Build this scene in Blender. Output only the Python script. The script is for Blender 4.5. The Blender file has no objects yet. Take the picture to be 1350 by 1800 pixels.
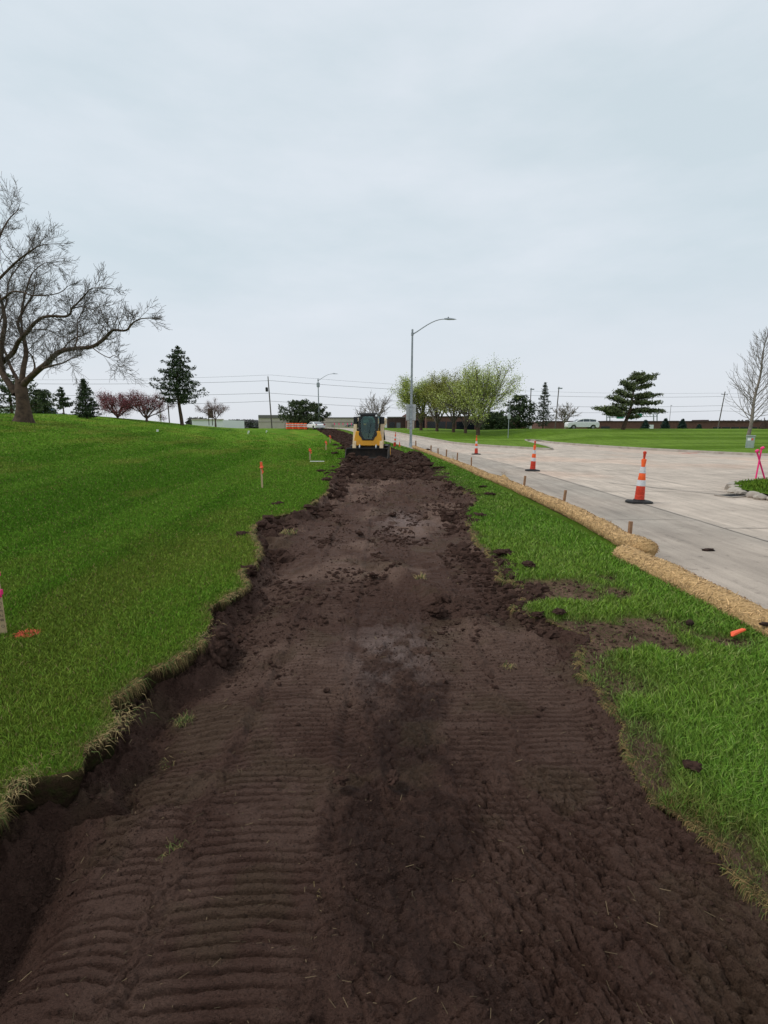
import bpy, math, random
import numpy as np
from mathutils import Vector, Matrix
random.seed(7); rng = np.random.default_rng(7)
R = math.radians
SC = bpy.context.scene
COL = SC.collection
# ------------------------------------------------------------------ camera
EYE = 1.65; FPX = 850.0; PITCH = math.atan(150/FPX)
cam = bpy.data.cameras.new("camera"); camo = bpy.data.objects.new("camera", cam); COL.objects.link(camo)
camo.location = (0, 0, EYE); camo.rotation_euler = (R(90)-PITCH, 0, 0)
cam.sensor_fit = 'HORIZONTAL'; cam.sensor_width = 36; cam.lens = FPX/1350*36
cam.clip_start = 0.05; cam.clip_end = 5000
SC.camera = camo
SC.render.resolution_x = 768; SC.render.resolution_y = 1024
# ------------------------------------------------------------------ light
SC.view_settings.view_transform = 'Standard'; SC.view_settings.look = 'None'
SC.view_settings.exposure = 0; SC.view_settings.gamma = 1
W = bpy.data.worlds.new("World"); SC.world = W; W.use_nodes = True
nt = W.node_tree; nt.nodes.clear()
def wn(t, **k):
    n = nt.nodes.new(t)
    for a, b in k.items(): setattr(n, a, b)
    return n
sky = wn('ShaderNodeTexSky', sky_type='NISHITA'); sky.sun_disc = False
sky.sun_elevation = R(54); sky.sun_rotation = R(-92); sky.air_density = 1.0; sky.dust_density = 2.0
bg1 = wn('ShaderNodeBackground'); bg1.inputs['Strength'].default_value = 0.012
nt.links.new(sky.outputs[0], bg1.inputs['Color'])
tc = wn('ShaderNodeTexCoord'); mp = wn('ShaderNodeMapping'); mp.inputs['Scale'].default_value = (1.0, 1.0, 3.2)
nt.links.new(tc.outputs['Generated'], mp.inputs['Vector'])
nz = wn('ShaderNodeTexNoise'); nz.inputs['Scale'].default_value = 2.1; nz.inputs['Detail'].default_value = 7; nz.inputs['Roughness'].default_value = .55
nt.links.new(mp.outputs[0], nz.inputs['Vector'])
cr = wn('ShaderNodeValToRGB'); cr.color_ramp.elements[0].position = .36; cr.color_ramp.elements[1].position = .66
cr.color_ramp.elements[0].color = (.555, .635, .680, 1); cr.color_ramp.elements[1].color = (.665, .715, .765, 1)
nt.links.new(nz.outputs['Fac'], cr.inputs['Fac'])
sx = wn('ShaderNodeSeparateXYZ'); nt.links.new(tc.outputs['Generated'], sx.inputs[0])
mr = wn('ShaderNodeMapRange'); mr.inputs['From Min'].default_value = 0.0; mr.inputs['From Max'].default_value = .32
mr.inputs['To Min'].default_value = 1.0; mr.inputs['To Max'].default_value = 0.0; mr.interpolation_type = 'SMOOTHSTEP'
nt.links.new(sx.outputs['Z'], mr.inputs['Value'])
mx = wn('ShaderNodeMix', data_type='RGBA'); nt.links.new(mr.outputs[0], mx.inputs['Factor'])
nt.links.new(cr.outputs[0], mx.inputs[6]); mx.inputs[7].default_value = (.645, .675, .725, 1)
bg2 = wn('ShaderNodeBackground'); bg2.inputs['Strength'].default_value = 1.08
nt.links.new(mx.outputs[2], bg2.inputs['Color'])
ad = wn('ShaderNodeAddShader'); nt.links.new(bg1.outputs[0], ad.inputs[0]); nt.links.new(bg2.outputs[0], ad.inputs[1])
wo = wn('ShaderNodeOutputWorld'); nt.links.new(ad.outputs[0], wo.inputs[0])
sl = bpy.data.lights.new("sun", 'SUN'); sl.energy = 1.5; sl.angle = R(11); sl.color = (1, .96, .90)
so = bpy.data.objects.new("sun", sl); COL.objects.link(so)
sd = Vector((math.sin(R(-92))*math.cos(R(54)), math.cos(R(-92))*math.cos(R(54)), math.sin(R(54))))
so.rotation_euler = sd.to_track_quat('Z', 'Y').to_euler()
# ------------------------------------------------------------------ maths
def G(x, y, z=0.0):
    a = (x-675)/FPX; b = (900-y)/FPX; c, s = math.cos(PITCH), math.sin(PITCH)
    dx, dy, dz = a, c+b*s, -s+b*c; t = (z-EYE)/dz
    return dx*t, dy*t
def P(x, y, Y):
    a = (x-675)/FPX; b = (900-y)/FPX; c, s = math.cos(PITCH), math.sin(PITCH)
    dx, dy, dz = a, c+b*s, -s+b*c; t = Y/dy
    return Vector((dx*t, Y, EYE+dz*t))
def ss(a, b, x):
    t = np.clip((np.asarray(x, float)-a)/(b-a), 0, 1); return t*t*(3-2*t)
_T = np.random.default_rng(99).random((256, 256))
def vn(x, y, seed=0):
    x = np.asarray(x, float)+seed*17.31; y = np.asarray(y, float)+seed*9.77
    xi = np.floor(x).astype(int); yi = np.floor(y).astype(int); fx = x-xi; fy = y-yi
    fx = fx*fx*(3-2*fx); fy = fy*fy*(3-2*fy)
    a = _T[xi & 255, yi & 255]; b = _T[(xi+1) & 255, yi & 255]; c = _T[xi & 255, (yi+1) & 255]; d = _T[(xi+1) & 255, (yi+1) & 255]
    return (a*(1-fx)+b*fx)*(1-fy)+(c*(1-fx)+d*fx)*fy
def fbm(x, y, o=4, seed=0, rough=.5):
    s = 0; a = 1; t = 0; x = np.asarray(x, float); y = np.asarray(y, float)
    for i in range(o):
        s = s+a*vn(x, y, seed+i); t += a; a *= rough; x, y = x*1.93+y*.41, y*1.93-x*.41
    return s/t
def ridged(x, y, o=4, seed=0):
    s = 0; a = 1; t = 0; x = np.asarray(x, float); y = np.asarray(y, float)
    for i in range(o):
        s = s+a*(1-np.abs(vn(x, y, seed+i)*2-1)); t += a; a *= .5; x, y = x*2.03+y*.31, y*2.03-x*.31
    return s/t
def cur(y):                     # sideways bend of road and strip
    y = np.asarray(y, float)
    return np.where(y < 15, 0, np.where(y < 45, .0032*(y-15)**2, 2.88+.192*(y-45)))
def gbase(y): return 1.2*ss(28, 92, y)
_LE = [(-1.62, -6), (-1.62, 1.2), (-1.51, 1.67), (-1.60, 1.86), (-1.34, 1.93), (-1.44, 2.1), (-1.37, 2.25), (-1.54, 2.5), (-1.43, 2.87), (-1.32, 3.24), (-1.34, 3.6), (-1.52, 3.98), (-1.33, 4.43), (-1.52, 4.9), (-1.43, 5.33), (-1.66, 6.1), (-1.96, 6.9), (-2.02, 8.0), (-1.50, 8.6), (-1.44, 9.6), (-1.3, 11.5), (-1.52, 13.57), (-1.45, 16.5), (-1.6, 18.5), (-1.35, 22), (-1.5, 29), (-1.5, 300)]
_RE = [(1.35, -6), (1.31, 1.4), (1.27, 1.65), (1.13, 1.84), (1.21, 2.03), (1.29, 2.44), (1.29, 3.04), (1.42, 3.25), (1.58, 3.5), (1.36, 3.8), (1.15, 4.1), (1.32, 4.35), (1.44, 4.6), (1.24, 5.0), (1.33, 5.63), (1.30, 6.5), (1.36, 7.27), (1.5, 9.1), (1.9, 9.9), (2.1, 11.05), (1.9, 13.31), (1.6, 15.5), (1.75, 18.7), (1.95, 21), (1.9, 25), (1.75, 30), (1.6, 300)]
def LE(y): return np.interp(y, [p[1] for p in _LE], [p[0] for p in _LE])-cur(y)+.17*(fbm(np.asarray(y)*5.5, 3.3, 5, 5, .62)-.5)*ss(-1, 1, y)
def RE(y): return np.interp(y, [p[1] for p in _RE], [p[0] for p in _RE])-cur(y)+.16*(fbm(np.asarray(y)*5.5, 8.3, 5, 6, .62)-.5)*ss(-1, 1, y)
def hill(x, y):
    u = -(np.asarray(x, float)+cur(y))-1.5
    return 2.5*ss(.5, 31, u)*(.30+.70*ss(0, 26, y))*(1-ss(50, 92, y))-1.0*ss(92, 130, y)
def HL(x, y):                   # left lawn height
    return gbase(y)+.13+hill(x, y)+.03*(fbm(np.asarray(x)*.5, np.asarray(y)*.5, 2, 3)-.5)
def worn(x, y):                 # bare worn ruts across the verge
    u = x+cur(y); n = fbm(x*5, y*5, 3, 21)-.5
    w = ss(.42, .20, np.abs(y-4.50-.10*(u-1.3))+n*.30)*ss(2.6, 1.9, u+n)
    w = np.maximum(w, ss(.40, .20, np.abs(y-3.52-.02*(u-1.3))+n*.30)*ss(2.9, 2.0, u+n*1.6))
    w = np.maximum(w, .7*ss(.34, .1, np.abs(y-2.85)+n*.3)*ss(2.1, 1.35, u+n*.8))
    w = np.maximum(w, .62*ss(9.5, 13, y)*ss(24, 17, y)*ss(2.7, 1.6, u+n*1.4))
    w = np.maximum(w, .8*ss(.16, .02, u-(RE(y)+cur(y))+n*.35))
    return np.clip(w, 0, 1)
def HV(x, y):                   # verge height
    w = worn(x, y)
    return gbase(y)+.075-.035*w+w*.045*(ridged(np.asarray(x)*7, np.asarray(y)*9, 4, 23)-.55)+.015*(fbm(np.asarray(x)*2, np.asarray(y)*2, 2, 4)-.5)
def fA0(y): return np.interp(y, [34, 34.6, 36.6, 39, 43, 48], [11.7, 11.0, 9.6, 8.0, 6.2, 5.24])
def fA1(y): return np.interp(y, [34, 38, 44, 48], [11.75, 12.6, 13.2, 13.9])
def fB0(y): return np.interp(y, [8, 20, 26, 27.5, 32, 36, 40, 44, 48], [60, 34, 24, 21.8, 19.5, 17.7, 16.2, 15, 14.6])
def HR(x, y):                   # lawns across the road
    x = np.asarray(x, float); y = np.asarray(y, float)
    dn = np.where(x > fB0(y), x-fB0(y), np.minimum(x-fA0(y), fA1(y)-x)); df = np.minimum(x-(8.7-cur(y)), np.hypot(x-14.2, y-48))
    rf = ss(0, 5.5, np.where(y < 48, dn, df))
    return gbase(y)+.13+.68*rf*ss(11, 19, x)*np.exp(-((np.asarray(y)-57)/15.)**2)-3.0*ss(68, 112, y)*ss(9, 28, x)
def HD(x, y):                   # excavated soil
    x = np.asarray(x, float); y = np.asarray(y, float)
    c = cur(y); u = x+c; L = LE(y)+c; Rr = RE(y)+c
    z = gbase(y)+.018*(fbm(x*2.3, y*2.3, 3, 1)-.5)*2
    n1 = fbm(x*3.1, y*1.6, 3, 11)
    near = ss(14, 7, y)
    def track(c, w, p, sl, sd, bow, y0, y1):
        du = u-c-.10*(fbm(y*.6, sd, 2, sd)-.5)
        m = ss(w+.02, w-.02, np.abs(du))*ss(y0-.25, y0+.15, y+n1*.4)*ss(y1+1.5, y1-1.5, y)
        m = m*ss(.27, .40, fbm(x*3.1+sd, y*2.0, 4, sd+1))
        ph = y/p+sl*du+bow*du*du+.5*fbm(x*1.1, y*1.1, 2, sd+2)+.35*(fbm(x*14, y*8, 3, sd+3)-.5)
        fr = ph-np.floor(ph); row = np.floor(ph)
        on = ss(.08, .26, vn(row*7.7, x*5.5, sd+4)+.25*(fbm(x*9, y*9, 2, sd+5)-.5))
        wd = .07+.24*vn(x*12, row*3.1, sd+6)
        g_ = ss(wd, wd*.35, np.abs(fr-.5))*on
        lip = ss(.0, .10, fr-.5-wd)*ss(.30, .12, fr-.5-wd)*on
        return m, -.0155*m*g_*(.6+.8*vn(x*10, y*10, sd+7))+.0055*m*lip*vn(x*22, y*22, sd+8)+.004*m*(vn(row*3.3, x*2.5, sd+9)-.5)
    m = 0*x
    for (c_, w, p, sl, sd, bow, y0, y1) in ((-1.00, .17, .041, .9, 201, 7, .4, 9.5), (-.52, .25, .043, -.5, 221, 6, .2, 11), (-.20, .10, .040, .3, 241, 0, 2.3, 9), (.50, .17, .041, .4, 261, 0, 1.9, 8), (.96, .24, .043, -.7, 281, 3, 1.95, 10)):
        mm, dz = track(c_, w, p, sl, sd, bow, y0, y1); dz = dz*(1-.8*np.clip(m, 0, 1)); z = z+dz; m = np.maximum(m, mm)
    m = m*near
    # drag lines between the passes
    for c_, sd in ((-.79, 301), (-.27, 302), (.70, 303), (1.22, 304)):
        dl = u-c_-.06*(fbm(y*1.2, sd, 3, sd)-.5); z = z+near*(.014*ss(.045, .0, np.abs(dl))-.012*ss(.03, .0, np.abs(dl-.06)))*ss(.42, .6, fbm(x*2, y*.8, 2, sd))*ss(1.0, 1.6, y)
    cr_ = ridged(x*9, y*9, 5, 31)
    z = z+(1-m)*(.046*(cr_-.6)+.022*(fbm(x*30, y*30, 3, 33)-.5))
    z = z+(.009-.006*m)*(fbm(x*34, y*34, 3, 34)-.5)
    fine = ss(9, 3, y)
    z = z+fine*(1-.75*m)*(.016*(ridged(x*21, y*21, 3, 35)-.6))
    ck = np.abs(fbm(x*6.5, y*9, 4, 36)-.5); z = z-fine*.012*ss(.030, .004, ck)*(1-.85*m)
    ck = np.abs(fbm(x*15, y*20, 3, 37)-.5); z = z-fine*.007*ss(.04, .006, ck)*(1-.6*m)
    wdg = ss(.15, .55, u)*ss(2.35, 1.75, y)
    ac = (x*.85+y*.55); al = (x*.55-y*.85)
    z = z+wdg*(.035*(ridged(ac*15, al*4.5, 4, 41)-.6)+.018*(ridged(ac*5, al*1.8, 3, 42)-.6))
    ck = np.abs(fbm(ac*13, al*4.0, 4, 43)-.5); z = z-wdg*.030*ss(.035, .004, ck)
    ck = np.abs(fbm(ac*22+5, al*8.0, 3, 44)-.5); z = z-wdg*.020*ss(.055, .004, ck)
    # spun ridge left by the track in the near left
    d = np.abs((x+1.08)-(y-1.66)*.36-.0); z = z+.022*ss(.055, .02, d)*ss(1.45, 1.6, y)*ss(2.25, 2.1, y)
    # berm ploughed across the middle
    by = 6.0-(u+.15)*2.1
    d = np.abs(y-by)*.45; z = z+(.065*ss(.30, .02, d)*ss(-.3, .1, u)*ss(1.15, .7, u))*(.4+1.0*ridged(x*7, y*7, 4, 51))
    # rougher, cloddier soil farther on
    far = ss(6, 11, y)
    z = z+far*.17*(ridged(x*4.2, y*3.0, 5, 61)-.58)*ss(30, 16, y)
    hp = ss(18.3, 21, y)*ss(24.6, 23.0, y)*ss(-2.1, -1.6, u)*ss(2.3, 1.7, u)
    z = z+hp*(.05+.34*(ridged(x*3.0, y*3.0, 4, 71)-.5))
    hp2 = ss(16.5, 18.5, y)*ss(27, 23, y)*ss(.3, .9, u)*ss(2.2, 1.7, u)
    z = z+hp2*(.12+.46*(ridged(x*3.2, y*3.2, 4, 72)-.5))
    hp3 = ss(5.8, 7.2, y)*ss(10.2, 8.8, y)*ss(-1.15, -1.5, u)
    z = z+hp3*(.04+.16*(ridged(x*5, y*5, 4, 73)-.5))
    hp4 = ss(13, 16, y)*ss(46, 36, y)*ss(-.75, -1.2, u)
    z = z+hp4*(.08+.30*(ridged(x*3.4, y*3.0, 4, 74)-.5))
    e = u-L; z = z-.075*ss(.75, .25, e)*ss(12, 7, y)-.06*ss(.35, .12, e)*ss(4, 2.5, y)
    z = z+.12*ss(.20, .03, e+.22*(fbm(x*5, y*5, 3, 81)-.5))*(.35+1.1*ridged(x*9, y*9, 4, 82)*.8)*ss(.36, .1, e)
    z = z+.05*ss(.20, .0, (Rr-u)+.15*(fbm(x*5, y*5, 3, 83)-.5))
    z = z-.16*ss(.34, .08, np.hypot(x+1.40, (y-1.30)*.6))
    top = np.where(u < 0, HL(x, y), HV(x, y))-.05
    out = (e < 0) | (u > Rr)
    return np.where(out, np.minimum(z, top), z)
# ------------------------------------------------------------------ mesh helpers
def mesh_np(name, V, F, mat=None, smooth=True, col=None, mats=None, mi=None):
    V = np.asarray(V, np.float32); F = np.asarray(F, np.int32); k = F.shape[1]
    me = bpy.data.meshes.new(name)
    me.vertices.add(len(V)); me.vertices.foreach_set('co', V.ravel())
    me.loops.add(F.size); me.loops.foreach_set('vertex_index', F.ravel())
    me.polygons.add(len(F)); me.polygons.foreach_set('loop_start', np.arange(0, F.size, k, dtype=np.int32))
    me.polygons.foreach_set('loop_total', np.full(len(F), k, np.int32))
    me.polygons.foreach_set('use_smooth', np.full(len(F), smooth, bool))
    if mat: me.materials.append(mat)
    if mats:
        for m in mats: me.materials.append(m)
        me.polygons.foreach_set('material_index', np.asarray(mi, np.int32))
    if col is not None:
        a = me.color_attributes.new('Col', 'FLOAT_COLOR', 'POINT')
        c = np.ones((len(V), 4), np.float32); c[:, :3] = col; a.data.foreach_set('color', c.ravel())
    me.update(calc_edges=True); me.validate()
    o = bpy.data.objects.new(name, me); COL.objects.link(o); return o
def tag(o, label=None, cat=None, group=None, kind=None):
    if label: o['label'] = label
    if cat: o['category'] = cat
    if group: o['group'] = group
    if kind: o['kind'] = kind
    return o
def empty(name, loc=(0, 0, 0), rz=0, label=None, cat=None, group=None):
    o = bpy.data.objects.new(name, None); COL.objects.link(o); o.location = loc; o.rotation_euler = (0, 0, rz); o.empty_display_size = .2
    return tag(o, label, cat, group)
def copy_tree(o, parent=None):
    c = o.copy(); COL.objects.link(c); c.parent = parent
    for ch in list(o.children): copy_tree(ch, c)
    return c
def gridF(nr, nc):
    i = np.arange(nr*nc).reshape(nr, nc)
    return np.stack([i[:-1, :-1].ravel(), i[:-1, 1:].ravel(), i[1:, 1:].ravel(), i[1:, :-1].ravel()], 1)
class MB:
    def __init__(s): s.v = []; s.f = []; s.m = Matrix()
    def add(s, V, F):
        b = len(s.v); s.v += [tuple(s.m @ Vector(p)) for p in V]; s.f += [tuple(b+i for i in q) for q in F]; return s
    def box(s, x0, x1, y0, y1, z0, z1, tx=0, ty=0):
        V = [(x0, y0, z0), (x1, y0, z0), (x1, y1, z0), (x0, y1, z0), (x0+tx, y0+ty, z1), (x1-tx, y0+ty, z1), (x1-tx, y1-ty, z1), (x0+tx, y1-ty, z1)]
        return s.add(V, [(0, 3, 2, 1), (4, 5, 6, 7), (0, 1, 5, 4), (1, 2, 6, 5), (2, 3, 7, 6), (3, 0, 4, 7)])
    def tube(s, pts, rad, n=6, cap=True):
        pts = [Vector(p) for p in pts]
        if not hasattr(rad, '__len__'): rad = [rad]*len(pts)
        V = []; F = []; prev = None
        for i, p in enumerate(pts):
            d = (pts[min(i+1, len(pts)-1)]-pts[max(i-1, 0)])
            d = d.normalized() if d.length > 1e-9 else Vector((0, 0, 1))
            if prev is None:
                a = Vector((0, 0, 1)) if abs(d.z) < .9 else Vector((1, 0, 0)); u = d.cross(a).normalized()
            else:
                u = prev-d*prev.dot(d); u = u.normalized() if u.length > 1e-6 else d.orthogonal().normalized()
            prev = u; w = d.cross(u)
            for k in range(n):
                t = 2*math.pi*k/n; V.append(p+(u*math.cos(t)+w*math.sin(t))*rad[i])
        for i in range(len(pts)-1):
            for k in range(n): a = i*n+k; b = i*n+(k+1) % n; F.append((a, b, b+n, a+n))
        if cap: F.append(tuple(range(n-1, -1, -1))); F.append(tuple((len(pts)-1)*n+k for k in range(n)))
        return s.add(V, F)
    def lathe(s, prof, n=16, c=(0, 0, 0), cap=True):
        V = []; F = []
        for r, z in prof:
            for k in range(n): t = 2*math.pi*k/n; V.append((c[0]+r*math.cos(t), c[1]+r*math.sin(t), c[2]+z))
        for i in range(len(prof)-1):
            for k in range(n): a = i*n+k; b = i*n+(k+1) % n; F.append((a, b, b+n, a+n))
        if cap: F.append(tuple(range(n-1, -1, -1))); F.append(tuple((len(prof)-1)*n+k for k in range(n)))
        return s.add(V, F)
    def prism(s, poly, a0, a1, axis='x'):     # poly in the other two axes, extruded along axis
        n = len(poly)
        def q(p, a): return {'x': (a, p[0], p[1]), 'y': (p[0], a, p[1]), 'z': (p[0], p[1], a)}[axis]
        V = [q(p, a0) for p in poly]+[q(p, a1) for p in poly]
        F = [tuple(range(n)), tuple(range(2*n-1, n-1, -1))]+[(i, i+n, (i+1) % n+n, (i+1) % n) for i in range(n)]
        return s.add(V, F)
    def build(s, name, mat, parent=None, smooth=True, bev=0, ang=35):
        me = bpy.data.meshes.new(name); me.from_pydata(s.v, [], s.f); me.materials.append(mat)
        import bmesh
        bm = bmesh.new(); bm.from_mesh(me); bmesh.ops.recalc_face_normals(bm, faces=bm.faces); bm.to_mesh(me); bm.free()
        if smooth:
            me.polygons.foreach_set('use_smooth', [True]*len(me.polygons)); me.set_sharp_from_angle(angle=R(ang))
        o = bpy.data.objects.new(name, me); COL.objects.link(o); o.parent = parent
        if bev:
            b = o.modifiers.new('bevel', 'BEVEL'); b.width = bev; b.segments = 2; b.limit_method = 'ANGLE'; b.angle_limit = R(40)
        return o
# ------------------------------------------------------------------ materials
def mat(name, col, rough=.7, metal=0, noise=None, bump=None, spec=.4, attr=False, trans=0, var=0, coord='Object', emit=0):
    """noise=(scale, colour2, lo, hi[, detail]); bump=(scale, strength, distance)"""
    m = bpy.data.materials.new(name); m.use_nodes = True; t = m.node_tree; b = t.nodes['Principled BSDF']
    b.inputs['Roughness'].default_value = rough; b.inputs['Metallic'].default_value = metal; b.inputs['Specular IOR Level'].default_value = spec
    c4 = (*col, 1); b.inputs['Base Color'].default_value = c4
    tcn = t.nodes.new('ShaderNodeTexCoord'); out = None
    if attr:
        a = t.nodes.new('ShaderNodeAttribute'); a.attribute_name = 'Col'; out = a.outputs['Color']
    if noise:
        n = t.nodes.new('ShaderNodeTexNoise'); n.inputs['Scale'].default_value = noise[0]; n.inputs['Detail'].default_value = noise[4] if len(noise) > 4 else 5
        n.inputs['Roughness'].default_value = .6; t.links.new(tcn.outputs[coord], n.inputs['Vector'])
        r = t.nodes.new('ShaderNodeMapRange'); r.inputs['From Min'].default_value = noise[2]; r.inputs['From Max'].default_value = noise[3]; t.links.new(n.outputs['Fac'], r.inputs['Value'])
        x = t.nodes.new('ShaderNodeMix'); x.data_type = 'RGBA'; t.links.new(r.outputs[0], x.inputs['Factor'])
        x.inputs[6].default_value = c4; x.inputs[7].default_value = (*noise[1], 1)
        if out: t.links.new(out, x.inputs[6])
        out = x.outputs[2]
    if var:
        oi = t.nodes.new('ShaderNodeObjectInfo'); hv = t.nodes.new('ShaderNodeHueSaturation'); r2 = t.nodes.new('ShaderNodeMapRange')
        r2.inputs['To Min'].default_value = 1-var; r2.inputs['To Max'].default_value = 1+var
        t.links.new(oi.outputs['Random'], r2.inputs['Value']); t.links.new(r2.outputs[0], hv.inputs['Value'])
        if out: t.links.new(out, hv.inputs['Color'])
        else: hv.inputs['Color'].default_value = c4
        out = hv.outputs[0]
    if out: t.links.new(out, b.inputs['Base Color'])
    if bump:
        bl = bump if isinstance(bump, list) else [bump]; prev = None
        for (s, st, di) in bl:
            n = t.nodes.new('ShaderNodeTexNoise'); n.inputs['Scale'].default_value = s; n.inputs['Detail'].default_value = 6; n.inputs['Roughness'].default_value = .65
            t.links.new(tcn.outputs[coord], n.inputs['Vector'])
            bp = t.nodes.new('ShaderNodeBump'); bp.inputs['Strength'].default_value = st; bp.inputs['Distance'].default_value = di
            t.links.new(n.outputs['Fac'], bp.inputs['Height'])
            if prev: t.links.new(prev.outputs[0], bp.inputs['Normal'])
            prev = bp
        t.links.new(prev.outputs[0], b.inputs['Normal'])
    if trans: b.inputs['Transmission Weight'].default_value = trans
    return m
M = {}
M['soil'] = mat('soil', (.05, .03, .02), .72, spec=.10, attr=True, noise=(70, (.026, .016, .012), .55, .75, 6), bump=[(34, 1.0, .035), (130, 1.0, .012)])
M['clod'] = mat('clod', (.056, .031, .023), .85, spec=.2, noise=(14, (.026, .017, .013), .42, .68), bump=[(30, 1, .03), (110, .8, .01)])
M['crumb'] = mat('crumb', (.060, .034, .026), .9, spec=.04, noise=(40, (.030, .018, .014), .40, .66), bump=(60, .8, .01))
M['lawn_'] = mat('lawn', (.05, .1, .02), .9, spec=.15, attr=True, noise=(26, (.020, .040, .008), .46, .72, 7), bump=[(30, .9, .05), (9, .6, .08)])
def lawn_mat():
    m = mat('lawn', (.05, .1, .02), .95, spec=.03, attr=True, noise=(26, (.040, .048, .014), .46, .76, 7), bump=[(30, .9, .05), (9, .6, .08)])
    t = m.node_tree; b = t.nodes['Principled BSDF']; src = b.inputs['Base Color'].links[0].from_socket; tc = t.nodes.new('ShaderNodeTexCoord')
    for sc, lo, hi, det in (((1.1, .35, 1), .80, 1.18, 6), ((5.5, 2.2, 1), .82, 1.16, 5)):
        mp = t.nodes.new('ShaderNodeMapping'); mp.inputs['Scale'].default_value = sc; t.links.new(tc.outputs['Object'], mp.inputs['Vector'])
        n = t.nodes.new('ShaderNodeTexNoise'); n.inputs['Scale'].default_value = 1; n.inputs['Detail'].default_value = det; n.inputs['Roughness'].default_value = .7; t.links.new(mp.outputs[0], n.inputs['Vector'])
        r = t.nodes.new('ShaderNodeMapRange'); r.inputs['From Min'].default_value = .32; r.inputs['From Max'].default_value = .68; r.inputs['To Min'].default_value = lo; r.inputs['To Max'].default_value = hi; t.links.new(n.outputs['Fac'], r.inputs['Value'])
        x = t.nodes.new('ShaderNodeMix'); x.data_type = 'RGBA'; x.blend_type = 'MULTIPLY'; x.inputs['Factor'].default_value = 1; t.links.new(src, x.inputs[6]); t.links.new(r.outputs[0], x.inputs[7]); src = x.outputs[2]
    t.links.new(src, b.inputs['Base Color']); return m
M['lawn'] = lawn_mat()
M['grass'] = mat('grass', (.05, .1, .02), .8, spec=.06, attr=True)
M['straw'] = mat('straw', (.30, .22, .10), .8, spec=.2, attr=True)
M['galv'] = mat('galvanised', (.36, .39, .41), .5, metal=.35, noise=(6, (.27, .30, .32), .4, .6))
M['signback'] = mat('sign_back', (.50, .52, .52), .5, metal=.3, noise=(5, (.40, .42, .42), .4, .7))
M['orange'] = mat('orange_plastic', (.86, .115, .018), .45, noise=(14, (.62, .075, .015), .52, .8))
M['redorange'] = mat('worn_orange_plastic', (.62, .05, .02), .5, noise=(30, (.38, .025, .012), .45, .7))
M['refl'] = mat('reflective_white', (.62, .63, .64), .35, noise=(28, (.42, .42, .43), .5, .75))
M['rubber'] = mat('rubber', (.018, .018, .019), .75, noise=(12, (.045, .04, .036), .5, .8), bump=(40, .3, .01))
M['pink'] = mat('pink_paint', (.92, .035, .23), .55, noise=(30, (.75, .02, .16), .5, .7))
M['pinkribbon'] = mat('pink_ribbon', (.92, .03, .22), .4)
M['orangeribbon'] = mat('orange_ribbon', (.90, .12, .04), .45)
M['lath'] = mat('lath_wood', (.50, .37, .22), .8, noise=(20, (.36, .25, .14), .4, .7), bump=(60, .3, .004))
M['stakewood'] = mat('stake_wood', (.34, .19, .10), .85, noise=(20, (.21, .11, .06), .4, .7), bump=(60, .4, .004))
M['ink'] = mat('ink', (.02, .02, .03), .8)
M['bark'] = mat('bark', (.115, .075, .052), .9, noise=(3.5, (.055, .038, .028), .4, .65), bump=(9, .9, .06), spec=.2)
M['barkgrey'] = mat('bark_grey', (.15, .125, .11), .9, noise=(4, (.085, .07, .06), .4, .65), bump=(12, .6, .04), spec=.2)
M['barkpale'] = mat('bark_pale', (.27, .23, .20), .9, noise=(4, (.17, .14, .12), .4, .65), spec=.2)
M['barkred'] = mat('bark_red', (.12, .075, .065), .9, spec=.2)
M['needles'] = mat('needles', (.02, .04, .02), .8, attr=True, spec=.2)
M['leaves'] = mat('leaves', (.1, .14, .03), .7, attr=True, spec=.2)
M['yellow'] = mat('yellow_paint', (.92, .42, .035), .42, noise=(5, (.74, .33, .05), .5, .75))
M['cream'] = mat('cream_paint', (.66, .50, .30), .5, noise=(6, (.52, .38, .22), .45, .7))
M['blacksteel'] = mat('black_steel', (.012, .012, .013), .42, noise=(8, (.035, .03, .028), .5, .75))
M['muddysteel'] = mat('muddy_steel', (.022, .018, .016), .6, noise=(5, (.06, .042, .032), .45, .7), bump=(14, .5, .02))
M['seat'] = mat('seat_vinyl', (.03, .035, .04), .7)
M['white'] = mat('white_paint', (.86, .86, .86), .3)
M['carglass'] = mat('car_glass', (.03, .05, .06), .08, spec=.6)
M['cardark'] = mat('car_dark_trim', (.02, .02, .022), .6)
M['rim'] = mat('wheel_rim', (.35, .35, .36), .35, metal=.6)
M['redlamp'] = mat('red_lamp', (.45, .02, .02), .3)
M['blue'] = mat('blue_paint', (.16, .24, .33), .3)
M['greypaint'] = mat('grey_paint', (.17, .18, .20), .35)
M['brick'] = mat('brown_brick', (.155, .075, .058), .9, noise=(1.2, (.115, .055, .045), .4, .65))
M['brickdark'] = mat('dark_brick', (.085, .050, .044), .9, noise=(1.2, (.06, .036, .032), .4, .65))
M['darkglass'] = mat('dark_window_glass', (.008, .010, .016), .12, spec=.5)
M['roofgrey'] = mat('roof_metal', (.16, .145, .14), .7)
M['beige'] = mat('beige_panel', (.50, .44, .37), .8, noise=(.5, (.44, .385, .32), .4, .7))
M['beigedark'] = mat('beige_band', (.31, .27, .23), .8)
M['palewall'] = mat('pale_wall', (.80, .80, .80), .8)
M['wood'] = mat('pole_wood', (.13, .11, .095), .9, noise=(3, (.09, .075, .065), .4, .7))
M['wire'] = mat('wire', (.16, .165, .18), .6)
M['green_sign'] = mat('sign_green', (.012, .23, .135), .5)
M['brownsign'] = mat('brown_sign', (.10, .075, .055), .7)
M['cabinet'] = mat('cabinet_green_grey', (.32, .38, .34), .55, noise=(8, (.26, .31, .28), .45, .7))
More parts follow.
